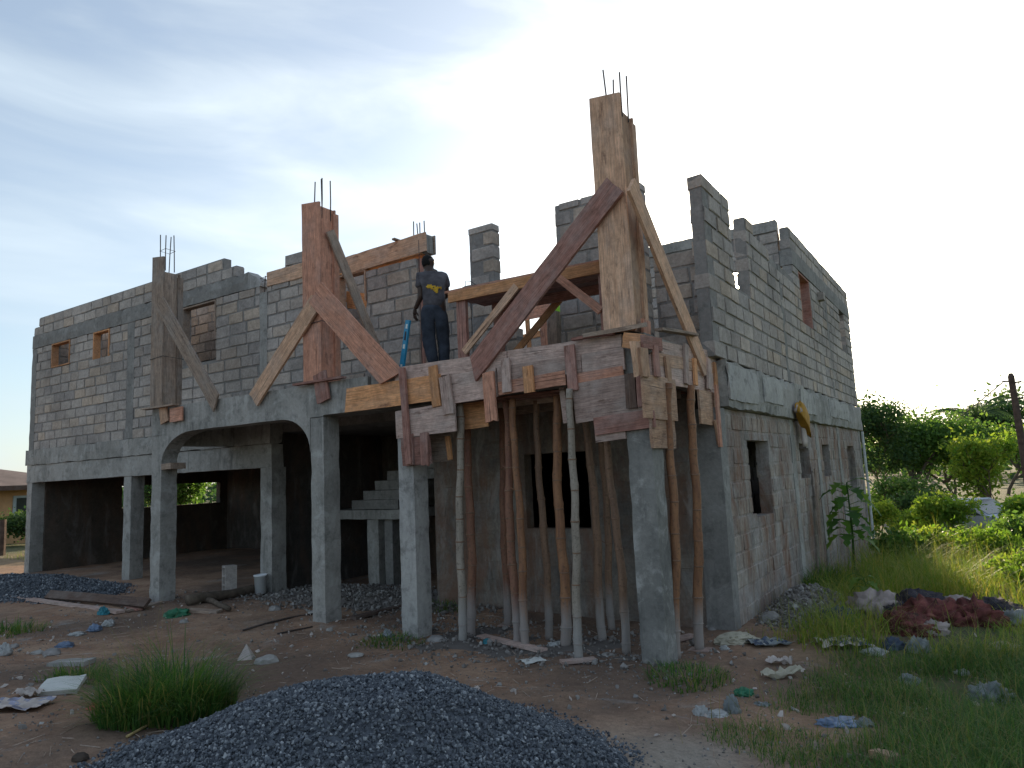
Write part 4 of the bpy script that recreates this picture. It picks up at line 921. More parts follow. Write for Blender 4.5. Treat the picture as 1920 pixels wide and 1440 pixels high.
# twigs and splinters
K = 900; P = []
while len(P) < K:
    x, y = random.uniform(-13, 2.5), random.uniform(1.2, 8.6); P.append((x, y, ground_h(x, y) + .006))
TW = [(np.array([(0, -.04, 0), (0, .04, 0), (0, 0, .06), (1, -.03, .05), (1, .03, .05), (1, 0, .1)]), np.array([(0, 1, 4), (0, 4, 3), (1, 2, 5), (1, 5, 4), (2, 0, 3), (2, 3, 5)]))]
R_t = np.zeros((K, 3, 3)); a_t = rng.uniform(0, 6.28, K); R_t[:, 0, 0] = np.cos(a_t); R_t[:, 0, 1] = -np.sin(a_t); R_t[:, 1, 0] = np.sin(a_t); R_t[:, 1, 1] = np.cos(a_t); R_t[:, 2, 2] = 1
ln_ = rng.uniform(.03, .22, K); o = tri_scatter('twigs', TW, np.array(P), R_t, np.stack([ln_, np.full(K, .09), np.full(K, .09)], 1), 'wood_old'); o['kind'] = 'stuff'; o['label'] = 'twigs and wood splinters scattered over the dirt yard'; o['category'] = 'twigs'

# tiny scraps of litter
K = 420; P = []
while len(P) < K:
    x, y = random.uniform(-14, 2.5), random.uniform(3.0, 9.6)
    if noise.noise((x * .5, y * .5, 14)) + random.uniform(-.4, .4) > .15: P.append((x, y, ground_h(x, y) + .012))
o = tri_scatter('litter_scraps', STONES, np.array(P), rand_rot(K), rng.uniform(.012, .045, K)[:, None] * np.array([1, .7, .35]), 'paper'); o['kind'] = 'stuff'; o['label'] = 'tiny pale scraps of paper and plastic trodden into the dirt'; o['category'] = 'litter'

# ------------------------------------------------------------------ grass
def blade_protos():
    out_ = []
    for k in range(10):
        b_ = rng.uniform(.15, 1.25); w = .5; ts = [0, .4, .75, 1]; v = []
        for t in ts:
            x = b_ * t * t; z = t * (1 - .42 * b_ * t); ww = w * (1 - t * .85) * .02
            if t < 1: v += [(x, -ww, z), (x, ww, z)]
            else: v.append((x, 0, z))
        out_.append((np.array(v), np.array([(0, 1, 3), (0, 3, 2), (2, 3, 5), (2, 5, 4), (4, 5, 6)])))
    return out_
BLADES = blade_protos()
def rot_z(a, tilt=None):
    K = len(a); R = np.zeros((K, 3, 3)); R[:, 0, 0] = np.cos(a); R[:, 0, 1] = -np.sin(a); R[:, 1, 0] = np.sin(a); R[:, 1, 1] = np.cos(a); R[:, 2, 2] = 1; return R
def grass(name, label, pts, hs, mt, wid=1.0, cat='grass', az=None):
    P = np.array([(x, y, ground_h(x, y) - .01) for x, y in pts]); K = len(P); hs = np.array(hs)
    s = np.stack([hs, np.full(K, .30 * wid) * rng.uniform(.7, 1.4, K), hs], 1)
    o = tri_scatter(name, BLADES, P, rot_z(rng.uniform(0, 6.28, K) if az is None else np.array(az)), s, mt); o['label'] = label; o['category'] = cat; o['kind'] = 'stuff'; return o
def clumped(n, reg, hfun, clump=.18, per=14):
    pts = []; hs = []
    while len(pts) < n:
        x, y = reg()
        h = hfun(x, y)
        if h <= 0: continue
        for _ in range(random.randint(per // 2, per)):
            px, py = random.gauss(x, clump * .5), random.gauss(y, clump * .5); pts.append((px, py)); hs.append(h * random.uniform(.45, 1.25))
    return pts, hs
def reg_right_near():
    x = random.uniform(-2.6, 3.2); y = random.uniform(3.9, 8.6); return x, y
def proj(x, y, z):
    q = Vector((x, y, z)) - CAM; k = q.dot(CF); return 960 + FPX * q.dot(CR) / k, 720 + FPX * q.dot(CD) / k
def in_rags(x, y):
    u, v = proj(x, y, ground_h(x, y)); return 1640 < u < 1900 and 1128 < v < 1232
def h_near(x, y):
    if in_rags(x, y): return 0
    n = noise.noise((x * 1.1, y * 1.1, 11))
    edge = y - (5.15 - .62 * (x + 1.6))            # near edge runs diagonally beside the sandy track
    if edge < -.05 or n < -.22 - .25 * sst(-1, 1, x): return 0
    if x < -1.6 - (7.0 - y) * .15 and y > 5.9: return 0
    return (.10 + .26 * sst(-1.8, .6, x) + .10 * n) * random.uniform(.6, 1.2)
p_, h_ = clumped(42000, reg_right_near, h_near); grass('grass', 'rough green grass growing beside the pale sandy track', p_, h_, 'grass')
def reg_far(): return random.uniform(-2.4, 12), 8.4 + 21.6 * random.random() ** 1.5
def h_far(x, y):
    n = noise.noise((x * .6, y * .6, 31))
    if x < -2.2 and y < 21: return 0
    if y < 9.6 and n < -.05: return 0
    if in_rags(x, y): return 0
    return (.30 + .36 * n + .55 * sst(9.5, 15, y)) * random.uniform(.6, 1.2)
p_, h_ = clumped(105000, reg_far, h_far, .4, 18); grass('tall_grass', 'sunlit yellow-green weeds and tall grass on the plot beyond the house', p_, h_, 'grass_sun', 1.7)
p_, h_ = clumped(1800, lambda: (random.uniform(-2.5, 3), random.uniform(5, 11)), lambda x, y: .5 if h_near(x, y) > 0 or y > 8.6 else 0, .3, 5); grass('dry_grass', 'dry straw-coloured stalks among the green grass', p_, h_, 'grass_dry', .6)
def tuft(label, c, r, n, h, mt='grass', dry=0):
    pts = []; hs = []; az = []
    for _ in range(int(n * .7)):
        a = random.uniform(0, 6.28); q = r * math.sqrt(random.random()) * (1 + .45 * noise.noise((math.cos(a) * 2, math.sin(a) * 2, c.x * 3))); x, y = c.x + q * math.cos(a), c.y + q * math.sin(a); az.append(a + random.gauss(0, .7)); pts.append((x, y)); hs.append(h * random.uniform(.3, 1.4) * (1.1 - .5 * q / r) * (1 + .5 * noise.noise((x * 6, y * 6, 2))))
    return grass('grass_clump', label, pts, hs, mt, 1.7 if mt != 'grass_dry' else .7, 'grass', az)
tuft('lush green grass clump growing beside the foreground gravel pile', GP(335, 1335), .42, 3000, .56); tuft('second half of the lush green grass clump at the gravel edge', GP(255, 1350), .30, 1500, .45)
tuft('dry yellowish stalks rising from the grass clump by the gravel', GP(290, 1310), .45, 420, .85, 'grass_dry')
tuft('small low grass clump in front of the large one near the litter', GP(150, 1275), .30, 700, .20); tuft('low grass patch at the foot of the pale column', GP(735, 1205), .38, 700, .14); tuft('low dark grass at the house wall behind the first props', GP(835, 1140), .35, 500, .16)
tuft('short grass around the base of the corner column', GP(1290, 1275), .4, 900, .16); tuft('tall grass growing along the foot of the right wall', GP(1540, 1095), .8, 2600, .5, 'grass'); tuft('grass patch beyond the left end of the house', Vector((-23.5, 12, 0)), 2.2, 2500, .5, 'grass_sun'); tuft('low grass by the planks left of the dirt yard', GP(15, 1185), .5, 700, .2)

# ------------------------------------------------------------------ trees and plants
LEAF = [(np.array([(0, 0, 0), (.5, .28, .06), (1, 0, 0), (.5, -.28, .06)]), np.array([(0, 1, 2), (0, 2, 3)])), (np.array([(0, 0, 0), (.45, .22, -.05), (1, 0, -.1), (.45, -.22, -.05)]), np.array([(0, 1, 2), (0, 2, 3)]))]
def tree(name, label, loc, H, R, mt, leaves=5000, lsize=.17, trunk_r=.12, low=.25, group='trees beyond the house', cat='tree', lean=0.0):
    loc = Vector(loc); t = thing(name, label, cat, loc, group); mb = MB(); tips = []
    def grow(p, d, ln, r, lev):
        pts = [p]; rs = [r]; q = p.copy(); dd = d.copy()
        for i in range(3):
            dd = (dd + Vector((random.uniform(-.25, .25), random.uniform(-.25, .25), random.uniform(-.05, .2)))).normalized(); q = q + dd * ln / 3; pts.append(q.copy()); rs.append(r * (1 - .2 * (i + 1)))
        mb.tube(pts, rs, 6 if lev < 2 else 4, False)
        if lev >= 3: tips.append(q); return
        if lev >= 2: tips.append(pts[2])
        for k in range(random.randint(3, 4) if lev else 5):
            a = random.uniform(0, 6.28); o_ = Vector((math.cos(a), math.sin(a), random.uniform(.05, .9))).normalized()
            grow(pts[-1] if k else pts[2], (dd * .5 + o_ * .9).normalized(), ln * random.uniform(.55, .8), r * .55, lev + 1)
    grow(loc - Vector((0, 0, .2)), Vector((lean, 0, 1)).normalized(), H * .38, trunk_r, 0)
    mx = max((q - loc).xy.length for q in tips); mz = max(q.z for q in tips) - loc.z
    sxy, sz_ = R / mx, H * .93 / mz
    f = lambda v: Vector((loc.x + (v.x - loc.x) * (1 + (sxy - 1) * min(1, (v.z - loc.z) / (H * .25)) if v.z > loc.z else 1), loc.y + (v.y - loc.y) * (1 + (sxy - 1) * min(1, (v.z - loc.z) / (H * .25)) if v.z > loc.z else 1), loc.z + (v.z - loc.z) * sz_))
    mb.v = [f(v) for v in mb.v]; tips = [f(q) for q in tips]; mb.build('trunk', 'bark', t)
    T = np.array([tuple(q) for q in tips]); K = leaves; w = rng.integers(0, len(T), K); cs = R * .16
    Pn = T[w] + rng.normal(size=(K, 3)) * cs * np.array([1, 1, .75]) * rng.uniform(.4, 1.2, (len(T), 1))[w]
    cb = rng.random(len(T))[w]
    ok = Pn[:, 2] > loc.z + H * low * .5; Pn = Pn[ok]; cb = cb[ok]; K = len(Pn)
    o = tri_scatter('crown', LEAF, Pn, rand_rot(K), rng.uniform(.6, 1.3, K) * lsize, mt, t, np.clip(.6 * cb + .4 * rng.random(K), 0, 1)); return t
def at_dist(px, D, dz=0):
    v = ray(px, 860); k = D / math.hypot(v.x, v.y); x, y = v.x * k, v.y * k; return Vector((x, y, ground_h(x, y) + dz))
tree('tree', 'dark mango-like tree close behind the far corner of the house', at_dist(1643, 37), 6.0, 2.3, 'leaf_dark', 9000)
tree('tree', 'broad green tree with a pale forked limb over the parked car', at_dist(1722, 37), 5.0, 3.2, 'leaf_mid', 11000, .2)
tree('tree', 'sunlit green tree leaning over the car next to the palm', at_dist(1800, 39), 4.9, 2.5, 'leaf_mid', 8000, .2)
tree('tree', 'light green young tree beside the utility pole', at_dist(1868, 33), 3.8, 1.7, 'leaf_bright', 5000, .18, .07)
tree('tree', 'large hazy tree far behind the utility pole', at_dist(1925, 75), 8.5, 5, 'leaf_dark', 5000, .4)
tree('tree', 'far tree in the gap between palm and pole', at_dist(1880, 62), 5.0, 4, 'leaf_mid', 4000, .3)
tree('tree', 'dark tree seen through the slot window of the left room', (-26.6, 15.7, 0), 3.2, 1.5, 'leaf_mid', 7000, .16, .09, 0)
tree('tree', 'second leafy tree outside the slot window, nearer the neighbour house', (-33, 19.6, 0), 3.4, 1.6, 'leaf_dark', 5000, .2, .1, 0)
tree('bush', 'dense green bush below the broad tree', at_dist(1660, 33), 2.3, 2.0, 'leaf_mid', 4500, .16, .05, 0, 'bushes on the plot', 'bush')
tree('bush', 'bright green bush in front of the parked car', at_dist(1752, 22), 1.5, .85, 'leaf_bright', 3200, .12, .03, 0, 'bushes on the plot', 'bush')
tree('bush', 'dark green bush hiding the tail of the car', at_dist(1700, 29), 1.7, 1.2, 'leaf_dark', 3500, .14, .04, 0, 'bushes on the plot', 'bush')
tree('bush', 'yellow-green bush near the foot of the utility pole', at_dist(1918, 23), 1.4, .9, 'leaf_bright', 3500, .13, .03, 0, 'bushes on the plot', 'bush')
tree('bush', 'scrubby bush on the dark soil mound', at_dist(1830, 17), .9, .8, 'leaf_bright', 2200, .10, .02, 0, 'bushes on the plot', 'bush')
tree('bush', 'low weedy bush among the rag heap', at_dist(1890, 13.5), .6, .6, 'leaf_bright', 1600, .08, .02, 0, 'bushes on the plot', 'bush')
for k_, (px_, D_, H_, R_, m_) in enumerate(((1650, 24, 1.3, .9, 'leaf_bright'), (1698, 25, 1.1, .8, 'leaf_bright'), (1668, 17, .8, .6, 'leaf_mid'), (1730, 18, .85, .7, 'leaf_bright'), (1900, 18, 1.1, .9, 'leaf_mid'), (1905, 27, 1.6, 1.0, 'leaf_bright')  )):
    tree('bush', ('yellow-green weed bush at the far corner of the house', 'leafy weed bush behind the banana plant', 'small weed bush by the wall grass', 'bright weed bush beside the soil mound', 'green weed bush beyond the teal tarp', 'tall bright bush between car and pole')[k_], at_dist(px_, D_), H_, R_, m_, 2600, .12, .02, 0, 'bushes on the plot', 'bush')
tree('hedge_bush', 'clipped dark hedge bush before the ochre house', (-31.2, 13.6, 0), 1.3, 1.5, 'leaf_dark', 3500, .13, .03, 0, 'hedge at the neighbour house', 'bush')
tree('hedge_bush', 'hedge bush by the pale window of the ochre house', (-29.6, 14.2, 0), 1.4, 1.2, 'leaf_mid', 3000, .13, .03, 0, 'hedge at the neighbour house', 'bush')
# far wood line all round
K = 16000; a = rng.uniform(-2.0, 2.0, K); D = rng.uniform(95, 150, K); hx = np.array([3.2 + 2.6 * noise.noise((math.sin(q) * 9, math.cos(q) * 9, 3)) for q in a])
P = np.stack([np.sin(a) * D, np.cos(a) * D, -1 + rng.random(K) ** .7 * (hx + 2)], 1)
fw_ = tri_scatter('far_wood', LEAF, P, rand_rot(K), rng.uniform(1.0, 2.4, K), 'leaf_dark'); fw_['kind'] = 'stuff'; fw_['label'] = 'distant low wood line along the horizon'; fw_['category'] = 'wood'
def frond(mb, base, dirn, ln, droop, wid, n=26, up=.6):
    d_ = Vector(dirn).normalized(); pts = []
    for i in range(9):
        t = i / 8; pts.append(base + Vector((d_.x * ln * t, d_.y * ln * t, ln * (up * t - droop * t * t))))
    mb.tube(pts, [.02 * (1 - .8 * i / 8) * ln for i in range(9)], 4, False); s = d_.cross(Vector((0, 0, 1))).normalized()
    for i in range(n):
        t = .15 + .85 * i / n; k = t * 8; a = pts[int(k)].lerp(pts[min(8, int(k) + 1)], k - int(k)); l = wid * math.sin(math.pi * min(.97, t * .8 + .15)); tg = (pts[min(8, int(k) + 1)] - pts[int(k)]).normalized() if int(k) < 8 else d_
        for sg in (-1, 1):
            e = a + s * sg * l + tg * l * .5 - Vector((0, 0, l * .45)); w = tg * .035 * ln * .35; mb.put([a - w, a + w, e], [(0, 1, 2)])
def palm(label, loc, H, nf, ln):
    t = thing('palm_tree', label, 'palm', loc); loc = Vector(loc); top = loc + Vector((.2, 0, H))
    MB().tube([loc - Vector((0, 0, .3)), loc.lerp(top, .5) + Vector((.08, 0, 0)), top], [.16, .12, .10], 8).build('trunk', 'bark', t)
    for i in range(nf):
        mb = MB(); a = 6.28 * i / nf + random.uniform(-.2, .2); frond(mb, top, (math.cos(a), math.sin(a), 0), ln * random.uniform(.8, 1.1), random.uniform(.5, 1.0), .55, up=random.uniform(.5, 1.1)); mb.build('frond', 'leaf_dark', t)
palm('coconut palm rising behind the trees near the utility pole', at_dist(1832, 46), 5.0, 14, 2.6)
def broad_plant(name, label, loc, H, nl, ll, lw, mt, stemr=.02, lobed=False):
    loc = Vector(loc); t = thing(name, label, 'plant', loc); top = loc + Vector((random.uniform(-.05, .05), .0, H)); MB().tube([loc - Vector((0, 0, .05)), loc.lerp(top, .5) + Vector((.03, 0, 0)), top], [stemr, stemr * .8, stemr * .5], 6).build('stem', 'leaf_mid', t)
    for i in range(nl):
        a = 2.4 * i + random.uniform(-.3, .3); u = .35 + .65 * (i + 1) / nl if H > .3 else .8; b_ = loc.lerp(top, u); d_ = Vector((math.cos(a), math.sin(a), 0)); s = Vector((-math.sin(a), math.cos(a), 0)); mb = MB(); L_ = ll * random.uniform(.7, 1.15); st = .35 * L_ if lobed else 0
        p0 = b_ + d_ * st + Vector((0, 0, st * .4)); mb.tube([b_, p0 + d_ * .01], [.006, .005], 4, False); vs_ = []; upw = random.uniform(.2, .9) if not lobed else .1
        for k in range(8):
            q = k / 7; c_ = p0 + d_ * L_ * q * (1 - .15 * q) + Vector((0, 0, L_ * (upw * q - (.75 if lobed else .9) * q * q))); w = lw * math.sin(math.pi * min(1, q * .9 + .08)) * (1 - .1 * q) * (1 if not lobed else (.75 + .35 * math.cos(q * 22)))
            vs_ += [c_ - s * w + Vector((0, 0, w * .25)), c_, c_ + s * w + Vector((0, 0, w * .25))]
        fs = []
        for k in range(7): o_ = 3 * k; fs += [(o_, o_ + 1, o_ + 4, o_ + 3), (o_ + 1, o_ + 2, o_ + 5, o_ + 4)]
        mb.put(vs_, fs); mb.build('leaf', mt, t, None, True)
g_ = at_dist(1572, 15.2); g_ = Vector((-2.25, 14.6, ground_h(-2.25, 14.6))); broad_plant('broadleaf_sapling', 'broad-leaved green sapling growing against the right wall', g_, 1.75, 22, .42, .15, 'leaf_mid', .025, True)
broad_plant('banana_plant', 'young banana plant with wide upright leaves in the sunlit weeds', at_dist(1692, 20), .35, 7, .95, .17, 'leaf_bright', .05)
broad_plant('banana_plant', 'small broad-leaved plant beside the banana plant', at_dist(1725, 19), .25, 6, .6, .12, 'leaf_bright', .03)
broad_plant('broadleaf_weed', 'leafy weed in front of the red rag heap', at_dist(1600, 11.5), .35, 10, .22, .07, 'leaf_mid', .01, True)

# ------------------------------------------------------------------ neighbours: house, pole, car, road
def neighbour():
    ex, ey = -34.2, 9.3; t = thing('ochre_house', 'single-storey ochre house with brown metal roof beyond the left end', 'house', (ex - 4, ey + 3.7, 0))
    x0, x1, y0, y1, h = ex - 11, ex, ey, ey + 7.4, 2.45
    MB().box(x0, x1, y0, y1, -.2, h).build('wall', 'house_ochre', t)
    o_ = .7; r = MB(); r.put([(x0 - o_, y0 - o_, h - .05), (x1 + o_, y0 - o_, h - .05), (x1 + o_, y1 + o_, h - .05), (x0 - o_, y1 + o_, h - .05), (x0 + 3, (y0 + y1) / 2, h + 1.0), (x1 - 3, (y0 + y1) / 2, h + 1.0)], [(0, 1, 5, 4), (1, 2, 5), (2, 3, 4, 5), (3, 0, 4), (3, 2, 1, 0)])
    r.build('roof', 'house_roof', t); MB().box(x0 - o_, x1 + o_, y0 - o_ - .02, y0 - o_, h - .22, h - .03).build('fascia', 'wood_dark', t); MB().box(x1 + o_, x1 + o_ + .02, y0 - o_, y1 + o_, h - .22, h - .03).build('fascia', 'wood_dark', t)
    for y in (y0 + 1.0, y0 + 4.5):
        w = MB(); w.box(x1, x1 + .05, y, y + 1.3, .8, 2.0); wo = w.build('window', 'frame_pale', t); MB().box(x1 + .05, x1 + .07, y + .12, y + .6, .9, 1.9).build('pane', 'glass_dark', wo); MB().box(x1 + .05, x1 + .07, y + .7, y + 1.18, .9, 1.9).build('pane', 'glass_dark', wo)
    for x in (x1 - 2.6, x1 - 6):
        w = MB(); w.box(x, x + 1.3, y0 - .05, y0, .8, 2.0); wo = w.build('window', 'frame_pale', t); MB().box(x + .12, x + 1.18, y0 - .07, y0 - .05, .9, 1.9).build('pane', 'glass_dark', wo)
neighbour()
fp = at_dist(10, 29); mbp = MB(); mbp.tube([fp - Vector((0, 0, .2)), fp + Vector((.02, 0, .7)), fp + Vector((0, 0, 1.15))], [.12, .11, .11], 7); tag(mbp.build('fence_post', 'pole_wood'), 'dark weathered fence post standing before the ochre house', 'post')
def pole(label, loc, H, r):
    loc = Vector(loc); t = thing('utility_pole', label, 'pole', loc, 'wooden utility poles')
    MB().tube([loc - Vector((0, 0, .5)), loc + Vector((-.05, 0, H * .5)), loc + Vector((-.12, 0, H * .98)), loc + Vector((-.12, 0, H))], [r, r * .85, r * .7, r * .4], 12).build('shaft', 'pole_wood', t)
    for k, dz in ((-1, .28), (1, .34), (1, .9)): MB().tube([loc + Vector((-.12, 0, H - dz)), loc + Vector((-.12 + k * .28, 0, H - dz + .02))], [.025, .03], 6).build('bracket', 'rebar', t)
    return loc + Vector((-.12, 0, H))
PA = at_dist(1924, 30.5); ta = pole('tall dark wooden utility pole rising from the weeds', PA, 5.75, .145)
PB = at_dist(1712, 62); tb = pole('distant utility pole hidden behind the trees', PB, 4.4, .16)
def cable(label, a, b_, sag, r=.012):
    pts = [a.lerp(b_, i / 14) - Vector((0, 0, sag * 4 * (i / 14) * (1 - i / 14))) for i in range(15)]; tag(MB().tube(pts, [r] * 15, 5).build('cable', 'wire'), label, 'cable')
cable('thin overhead cable running from the utility pole down behind the trees', ta - Vector((.28, 0, .30)), tb + Vector((.1, 0, -.3)), .35, .022)
cable('overhead cable leaving the pole away from the house', ta + Vector((.28, 0, -.34)), ta + Vector((14, 3, .2)), .6, .018); cable('second drooping overhead cable leaving the pole', ta + Vector((.25, 0, -.4)), ta + Vector((14, -4, -.9)), .5, .018)
def car(label, loc, rz):
    t = thing('parked_car', label, 'car', loc, None, rz); W_ = WM[t]
    prof = [(-2.1, .35), (-2.15, .62), (-2.0, .86), (-1.35, .95), (-.75, 1.38), (.45, 1.43), (1.15, .98), (1.9, .86), (2.12, .66), (2.15, .38)]
    mb = MB(); ys = [(-.84, .9), (-.80, 1.0), (.80, 1.0), (.84, .9)]; n = len(prof); vv = []
    for yy, k in ys:
        for x, z in prof: nar = .14 * max(0, z - .95) / .48; vv.append((x, yy * (1 - nar), .35 + (z - .35) * (1 if abs(yy) < .82 else .985)))
    ff = []
    for j in range(3):
        for i in range(n - 1): a = j * n + i; ff.append((a, a + 1, a + n + 1, a + n))
        ff.append((j * n + n - 1, j * n, j * n + n, j * n + 2 * n - 1))
    ff += [tuple(range(n))[::-1], tuple(range(3 * n, 4 * n))]; mb.put(vv, ff); mb.build('body', 'car_paint', t, W_)
    MB().put([(-1.27, -.72, 1.02), (-.80, -.68, 1.345), (-.80, .68, 1.345), (-1.27, .72, 1.02)], [(0, 1, 2, 3)]).put([(-1.30, -.72, 1.04), (-.83, -.68, 1.365), (-.83, .68, 1.365), (-1.30, .72, 1.04)], [(3, 2, 1, 0)]).build('rear_window', 'glass_dark', t, W_)['kind'] = 'stuff'
    MB().put([(.52, -.68, 1.40), (1.10, -.73, 1.03), (1.10, .73, 1.03), (.52, .68, 1.40)], [(0, 1, 2, 3)]).build('windscreen', 'glass_dark', t, W_)
    for s in (-1, 1):
        for xa, xb, xc, xd in ((-1.15, -.72, -.2, -.2), (-.12, -.12, .42, .98)):
            y = s * .845; MB().put([(xa, y, .99), (xd, y, .99), (xc, y * .945, 1.34), (xb, y * .945, 1.34)], [(0, 1, 2, 3) if s < 0 else (3, 2, 1, 0)]).build('side_window', 'glass_dark', t, W_)
        for x in (-1.3, 1.35):
            mt_ = Matrix.Translation((x, s * .76, .32)) @ Matrix.Rotation(math.pi / 2, 4, 'X'); wo = MB().lathe([(.19, -.1), (.29, -.1), (.32, -.05), (.32, .05), (.29, .1), (.19, .1), (.19, -.1)], 20).build('tyre', 'car_trim', t, W_ @ mt_, True); MB().lathe([(0, -.085), (.19, -.085), (.19, .085), (0, .085)], 14).build('rim', 'hub', wo, W_ @ mt_)
        MB().box(2.06, 2.16, s * .62 - .16, s * .62 + .16, .62, .74).build('headlight', 'lamp_glass', t, W_); MB().box(-2.16, -2.08, s * .64 - .14, s * .64 + .14, .66, .8).build('tail_light', 'plastic_red', t, W_)
    MB().box(2.1, 2.2, -.78, .78, .36, .54).build('bumper', 'car_trim', t, W_); MB().box(2.13, 2.17, -.38, .38, .6, .72).build('grille', 'car_trim', t, W_)
cl_ = at_dist(1795, 26.5); car('silver-blue car parked under the trees beyond the weeds', cl_, math.radians(-28))
rd = MB(); rp = [(-40, 52), (-10, 47), (5, 44), (30, 40), (80, 34)]
vr = []
for i in range(41):
    k = i / 40 * 4; a = Vector(rp[min(3, int(k))]).lerp(Vector(rp[min(4, int(k) + 1)]), k - int(k)) if k < 4 else Vector(rp[4])
    for w in (-3, -1, 1, 3): vr.append((a.x, a.y + w, max(ground_h(a.x, a.y + w), ground_h(a.x, a.y)) + .05))
rd.put(vr, [(4 * i + j, 4 * i + 4 + j, 4 * i + 5 + j, 4 * i + 1 + j) for i in range(40) for j in range(3)]); ro = rd.build('dirt_road', 'stone', None, None, True); ro['kind'] = 'structure'

# ------------------------------------------------------------------ loose things in the yard
def lump_mesh(a, b_, h, seed, amp=.35, sub=3, fold=0.0):
    bm = bmesh.new(); bmesh.ops.create_icosphere(bm, subdivisions=sub, radius=1); sv = Vector((seed * 3.7, seed * 1.3, seed * 2.1))
    for v in bm.verts:
        n = v.co.normalized(); r = 1 + amp * noise.noise(n * 1.6 + sv) + amp * .6 * abs(noise.noise(n * 3.7 + sv)) + fold * (.9 * (.35 - abs(noise.noise(n * 3.8 + sv * 1.7))) * 1.6 + .5 * (.35 - abs(noise.noise(n * 9 + sv))))
        p = n * r; v.co = Vector((p.x * a, p.y * b_, max(p.z * h, -.25 * h)))
    V = [v.co.copy() for v in bm.verts]; F = [tuple(v.index for v in f.verts) for f in bm.faces]; bm.free(); return V, F
SEED = [0]
def lump(name, label, cat, px, wpx, hpx, mt, depth=.8, amp=.35, fold=.25, group=None, rz=None, sub=3, base=None):
    SEED[0] += 1; c = base if base is not None else GP(*px); D = (c - CAM).dot(CF); a = wpx / 2 * D / FPX * .92; h = hpx * D / FPX * .6
    V, F = lump_mesh(a, a * depth, h, SEED[0], amp, 4 if fold >= .3 and sub == 3 else sub, fold); yaw = math.radians(33) + (rz if rz is not None else random.uniform(-.4, .4))
    o = add(name, V, F, mt, None, Matrix.Translation(c + Vector((0, 0, h * .18))) @ Matrix.Rotation(yaw, 4, 'Z'), amp < .3 or name in ('plastic_bag', 'rag')); return tag(o, label, cat, group)
def sheet(name, label, cat, px, wpx, dep, mt, wr=.03, mt2=None, rz=0, group=None):
    SEED[0] += 1; c = GP(*px); D = (c - CAM).dot(CF); a = wpx * D / FPX; b_ = dep; n, m_ = 14, 11; sv = SEED[0] * 5.1; yaw = math.radians(33) + rz; R_ = Matrix.Rotation(yaw, 3, 'Z'); V = []
    for j in range(m_ + 1):
        for i in range(n + 1):
            u, v = i / n - .5, j / m_ - .5; x = u * a * (1 + .15 * noise.noise((v * 4, sv, 0))); y = v * b_ * (1 + .2 * noise.noise((u * 4, sv, 2))); p = R_ @ Vector((x, y, 0)); w = c + p
            z = ground_h(w.x, w.y) + .012 + wr * (.5 + .9 * noise.noise((u * 4 + sv, v * 4, 1)) + .5 * abs(noise.noise((u * 9 + sv, v * 9, 3)))); V.append((w.x, w.y, z))
    F = [(j * (n + 1) + i, j * (n + 1) + i + 1, (j + 1) * (n + 1) + i + 1, (j + 1) * (n + 1) + i) for j in range(m_) for i in range(n)]
    nv = len(V); V += [(x, y, z - .004) for x, y, z in V]; F += [tuple(q + nv for q in f[::-1]) for f in F]
    rim = [i for i in range(n + 1)] + [j * (n + 1) + n for j in range(1, m_ + 1)] + [m_ * (n + 1) + i for i in range(n - 1, -1, -1)] + [j * (n + 1) for j in range(m_ - 1, 0, -1)]
    F += [(rim[k], rim[(k + 1) % len(rim)], rim[(k + 1) % len(rim)] + nv, rim[k] + nv)[::-1] for k in range(len(rim))]
    o = add(name, V, F, mt, None, None, False)
    if mt2:
        o.data.materials.append(M[mt2])
        for k, p in enumerate(o.data.polygons):
            if k < n * m_ and noise.noise((k % n * .35 + sv, k // n * .35, 0)) > .05: p.material_index = 1
    return tag(o, label, cat, group)
def gboard(name, label, p1, p2, w, t, mt, lift=.0, n=(0, 0, 1), cat='plank', group='loose timber on the ground'):
    A, B = GP(*p1), GP(*p2); A.z += t + .01 + lift; B.z += t + .01 + lift; return tag(board(name, A, B, w, t, n, mt, None, .01), label, cat, group)
def gpole(name, label, p1, p2, r, mt, cat='pole', group='loose timber on the ground', lift=0):
    A, B = GP(*p1), GP(*p2); pts = []
    for i in range(9):
        p = A.lerp(B, i / 8); p.z = max(ground_h(p.x, p.y), A.z + (B.z - A.z) * i / 8) + r + lift; pts.append(p)
    return tag(MB().tube(pts, [r * (1 - .25 * i / 8) for i in range(9)], 8).build(name, mt, None, None, True), label, cat, group)
# planks and poles
gboard('loose_plank', 'long pale plank lying before the gravel heap', (-20, 1116), (226, 1151), .14, .04, 'wood_grey'); gboard('loose_plank', 'short pale plank end poking past the long one', (-10, 1108), (54, 1110), .14, .05, 'wood_tan')
gboard('loose_plank', 'wide dark plank standing on edge before the gravel heap', (88, 1128), (275, 1146), .16, .05, 'wood_dark', .08, (.45, -.6, .6)); gboard('loose_plank', 'thin plank lying across to the grey column foot', (236, 1146), (305, 1131), .12, .03, 'wood_old')
gboard('loose_plank', 'short brown plank crossing beside the dark edge plank', (222, 1134), (262, 1146), .10, .03, 'wood_red'); gpole('log', 'thick old log along the floor edge behind the standing block', (352, 1136), (506, 1113), .09, 'bark', 'log'); gpole('log', 'short split log slanting in front of the arch', (368, 1126), (430, 1148), .05, 'bark', 'log')
gboard('loose_plank', 'flat weathered plank before the arch opening', (352, 1147), (412, 1150), .16, .04, 'wood_old'); gpole('iron_rod', 'long dark rod lying past the foot of the free-standing column', (455, 1184), (760, 1121), .014, 'rebar', 'rod'); gpole('iron_rod', 'short dark rod on the dirt before the column', (520, 1190), (586, 1176), .012, 'rebar', 'rod')
